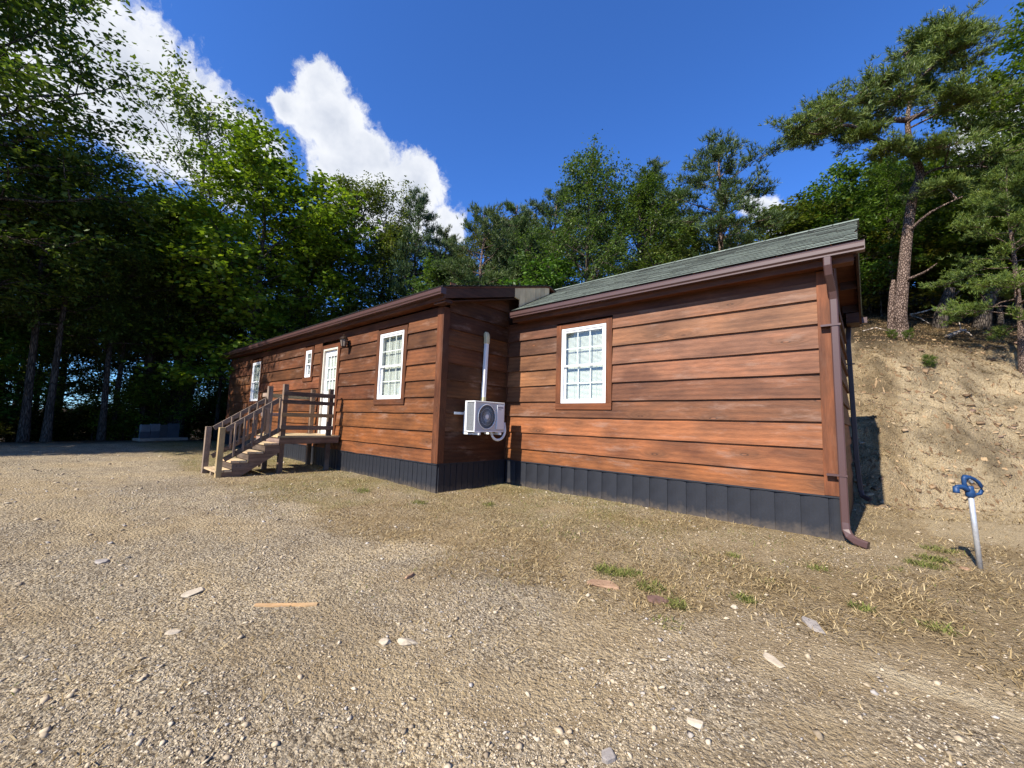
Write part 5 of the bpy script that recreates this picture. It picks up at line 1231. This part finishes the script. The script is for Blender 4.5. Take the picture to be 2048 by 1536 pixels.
# undergrowth closing the view on top of the bank
for k, (x, y) in enumerate([(-0.8, 12.5), (0.3, 14.5), (-0.2, 17.5), (1.2, 16.2), (2.4, 16.8), (3.6, 17.5), (1.0, 19.5), (4.8, 15.0), (3.0, 19.0), (5.8, 17.5), (2.0, 23), (0.2, 23), (4.5, 22), (7, 20), (-2.2, 14.0), (-1.4, 19), (6.5, 25), (-3, 24), (9, 24), (3, 27)]):
    plant([SAPL, SHRUB, MAPLE, SAPL][k % 4], 'bank_top_tree', x, y, 'low leafy growth closing the view on top of the bank', 'tree', 'low growth on top of the bank', sx=1.0+0.3*(k % 2), sz=rng.uniform(0.8, 1.3) if k % 4 != 2 else 0.6, color=tuple(rng.uniform(0.9, 1.35, 3)*np.array([1.1, 1.05, 0.75])))
# leaning pine on the bank, limb by limb
px_, py_ = 0.62, 10.1
pz_ = gz(px_, py_)
lp = empty('leaning_pine', (px_, py_, pz_), 'tall leaning pine with plated bark and a flat windswept crown on the bank', 'tree')
def smooth_path(p, k=4):
    p = np.array(p, float); out = []
    for i in range(len(p)-1):
        p0, p1, p2, p3 = p[max(i-1, 0)], p[i], p[i+1], p[min(i+2, len(p)-1)]
        for j in range(k):
            t = j/k; out.append(0.5*((2*p1)+(p2-p0)*t+(2*p0-5*p1+4*p2-p3)*t*t+(3*p1-p0-3*p2+p3)*t**3))
    out.append(p[-1]); return out
tr_pts = smooth_path([(0.63, 10.12, pz_-0.4), (0.61, 10.10, pz_+0.3), (0.60, 10.01, 4.2), (0.70, 9.98, 5.23), (0.84, 9.93, 6.54), (1.02, 10.0, 7.74), (1.20, 10.1, 8.36), (1.10, 9.98, 8.9), (0.99, 9.8, 9.52), (1.02, 9.74, 10.25), (1.31, 9.88, 11.29), (1.81, 10.33, 12.3)])
nn = len(tr_pts)
tm = MB().tube(tr_pts, [0.21 if i < 3 else 0.175*(1-0.9*(i/nn)**1.15) for i in range(nn)], 12)
tm.tube(smooth_path([(0.40, 10.2, pz_-0.3), (0.42, 10.1, pz_+0.5), (0.44, 10.05, 4.6), (0.50, 10.03, 5.3)]), [0.13, 0.125, 0.12, 0.115, 0.11, 0.105, 0.10, 0.10, 0.09, 0.085, 0.08, 0.06, 0.04], 9)
LIMBS = [[(1.09, 9.98, 8.91), (0.66, 9.33, 9.0), (0.18, 8.62, 9.13), (-0.03, 8.16, 9.15), (-0.39, 7.58, 9.16), (-0.91, 6.92, 8.75), (-1.25, 6.5, 8.75)],
         [(1.04, 9.81, 9.96), (0.43, 9.15, 9.86), (0.03, 8.57, 9.6), (-0.35, 8.1, 9.9), (-0.95, 8.0, 10.2)],
         [(0.98, 9.76, 9.96), (1.41, 10.35, 10.35), (2.09, 11.29, 10.92), (2.58, 12.02, 11.73), (3.27, 12.7, 12.2)],
         [(1.2, 10.15, 8.29), (1.55, 10.02, 8.35), (2.17, 10.09, 8.2), (2.9, 10.6, 8.1)],
         [(1.31, 9.88, 11.29), (1.0, 9.6, 11.9), (1.1, 9.9, 12.4)], [(1.31, 9.88, 11.2), (1.9, 9.2, 11.2), (2.3, 9.4, 11.6)],
         [(0.03, 8.57, 9.6), (0.2, 8.0, 9.9), (0.5, 7.7, 10.1)], [(0.84, 9.93, 6.6), (1.3, 9.5, 6.9), (1.9, 9.4, 7.1)], [(0.7, 9.98, 5.2), (1.1, 9.6, 5.25), (1.35, 9.4, 5.4)]]
limb_pts = []
for L_ in LIMBS:
    sp__ = smooth_path(L_); r0_ = 0.085 if len(L_) > 4 else 0.055
    tm.tube(sp__, [r0_*(1-0.8*i/(len(sp__)-1)) for i in range(len(sp__))], 7); limb_pts += [np.array(q) for q in sp__[3:]]
limb_pts = np.array(limb_pts+[np.array(q) for q in tr_pts[24:]])
PADS = [(-1.3, 6.43, 8.83, .5), (-0.98, 8.1, 10.25, .58), (-0.89, 7.9, 9.4, .5), (-0.37, 7.51, 9.76, .67), (-0.3, 8.35, 9.35, .55), (0.18, 8.49, 10.4, .67), (0.22, 9.19, 10.15, .67), (-1.2, 7.6, 9.2, .4), (0.56, 7.77, 10.1, .58), (0.73, 7.9, 9.58, .6), (1.17, 10.1, 12.25, .58), (1.41, 9.35, 11.93, .44), (1.87, 10.5, 12.9, .44), (1.82, 8.9, 11.4, .4), (2.27, 10.12, 12.14, .4), (1.64, 10.45, 11.83, .67), (1.84, 9.2, 11.09, .58), (2.36, 11.4, 12.1, .53), (1.5, 10.7, 11.3, .58), (1.72, 9.0, 9.8, .55), (2.2, 9.4, 9.7, .6), (2.92, 11.15, 10.79, .67), (3.4, 12.4, 10.9, .7), (2.46, 10.43, 9.34, .67), (1.74, 9.38, 8.62, .6), (1.28, 9.59, 8.8, .5), (0.48, 8.2, 8.45, .4), (2.55, 10.16, 8.4, .7), (3.2, 11.0, 8.48, .7), (2.24, 10.6, 7.95, .6), (1.6, 9.45, 7.5, .5), (2.71, 10.3, 7.4, .6), (-0.65, 6.9, 8.9, .45), (0.0, 8.0, 8.9, .4)]
C_ = []; O_ = []
for (a_, b_, c_, r_) in PADS:
    p = np.array([a_, b_, c_]); q = limb_pts[np.argmin(np.linalg.norm(limb_pts-p, axis=1))]
    mid_ = (p+q)/2+np.array([0, 0, 0.05]); tm.tube([q, mid_, p], [0.03, 0.022, 0.014], 5, cap=False)
    for k in range(24):
        o3 = rng.normal(0, 0.5, 3)*np.array([r_*1.25, r_*1.25, r_*0.26]); e_ = p+o3+np.array([0, 0, 0.04])
        tm.tube([p+o3*0.1, p+o3*0.6-np.array([0, 0, 0.03]), e_], [0.011, 0.008, 0.004], 4, cap=False)
        kk = 16; C_.append(p+o3*rng.uniform(0.5, 1.1, (kk, 1))+rng.normal(0, 0.075, (kk, 3))*np.array([1, 1, 0.6])); O_.append(np.repeat((o3/np.linalg.norm(o3))[None], kk, 0))
V, F = needle_tufts(np.concatenate(C_), 8, 0.09, 0.155, 0.0085, 0.6, np.concatenate(O_))
og = np.array([px_, py_, pz_])
V = V-og; tm.v = [tuple(np.array(q)-og) for q in tm.v]
T_ = finish(tm, V, F, M['needle'], M['pinebark'], 'leaning_pine')
for nm, me in (('trunk', T_.trunk), ('crown', T_.crown)):
    c = bpy.data.objects.new(nm, me); COL.objects.link(c); c.parent = lp; c.color = (1.55, 1.45, 1.0, 1)
# stumps and fallen branches in the shade on top of the bank
def gp(x, y, dz=0.0): return (x, y, gz(x, y)+dz)
for (x, y, h, r_, lx_, ly_, lb) in ((1.55, 12.3, 1.25, 0.17, 0.35, 0.1, 'dark broken trunk leaning right behind the leaning pine'), (2.55, 13.2, 1.5, 0.19, 0.45, 0.2, 'second dark snag right of the broken trunk'), (-0.15, 15.0, 3.0, 0.16, 0.1, 0.0, 'bare dark trunk seen past the right end of the eave')):
    z_ = gz(x, y); o = empty('dead_snag', (x, y, z_), lb, 'snag')
    build('stem', MB().tube([(x, y, z_-0.3), (x+lx_*0.3, y+ly_*0.3, z_+h*0.35), (x+lx_*0.7, y+ly_*0.7, z_+h*0.7), (x+lx_, y+ly_, z_+h)], [r_*1.3, r_, r_*0.9, r_*0.7], 9), M['bark'], o, smooth=True)
    build('stub', MB().tube([(x+lx_*0.7, y+ly_*0.7, z_+h*0.65), (x+lx_*0.7+0.3, y-0.1, z_+h*0.9)], [r_*0.4, r_*0.15], 6), M['bark'], o)
deadwood('fallen_branch', [gp(1.0, 13.2, 0.25), gp(1.5, 13.6, 0.45), gp(1.95, 13.9, 0.62), gp(2.4, 14.4, 0.95)], 0.035, 'bleached forked branch leaning behind the leaning pine', twigs=[(gp(1.5, 13.6, 0.45), gp(2.1, 13.3, 0.55), 0.022), (gp(1.0, 13.2, 0.25), gp(1.45, 12.9, 0.05), 0.03)])
deadwood('fallen_branch', [gp(1.55, 10.4, 0.05), gp(1.75, 10.6, 0.16), gp(1.95, 10.8, 0.22)], 0.07, 'short grey log end lying in the shade on the bank top', twigs=[(gp(1.9, 10.75, 0.2), gp(2.1, 10.7, 0.02), 0.03), (gp(1.85, 10.7, 0.2), gp(1.85, 10.9, 0.45), 0.02)])
deadwood('fallen_branch', [gp(-0.25, 10.4, 0.05), gp(0.05, 10.6, 0.10), gp(0.35, 10.5, 0.06), gp(0.5, 10.4, 0.04)], 0.018, 'thin curved stick at the foot of the leaning pine')
for (x, y, s_, lb) in ((0.95, 8.0, 0.10, 'small green seedling on the sunlit bank'), (0.72, 9.6, 0.09, 'tuft of weeds at the base of the leaning pine'), (0.35, 9.2, 0.09, 'low weed patch left on the bank crest')):
    plant(SHRUB, 'seedling', x, y, lb, 'plant', sx=s_, sz=s_, color=(1.4, 1.5, 0.9))
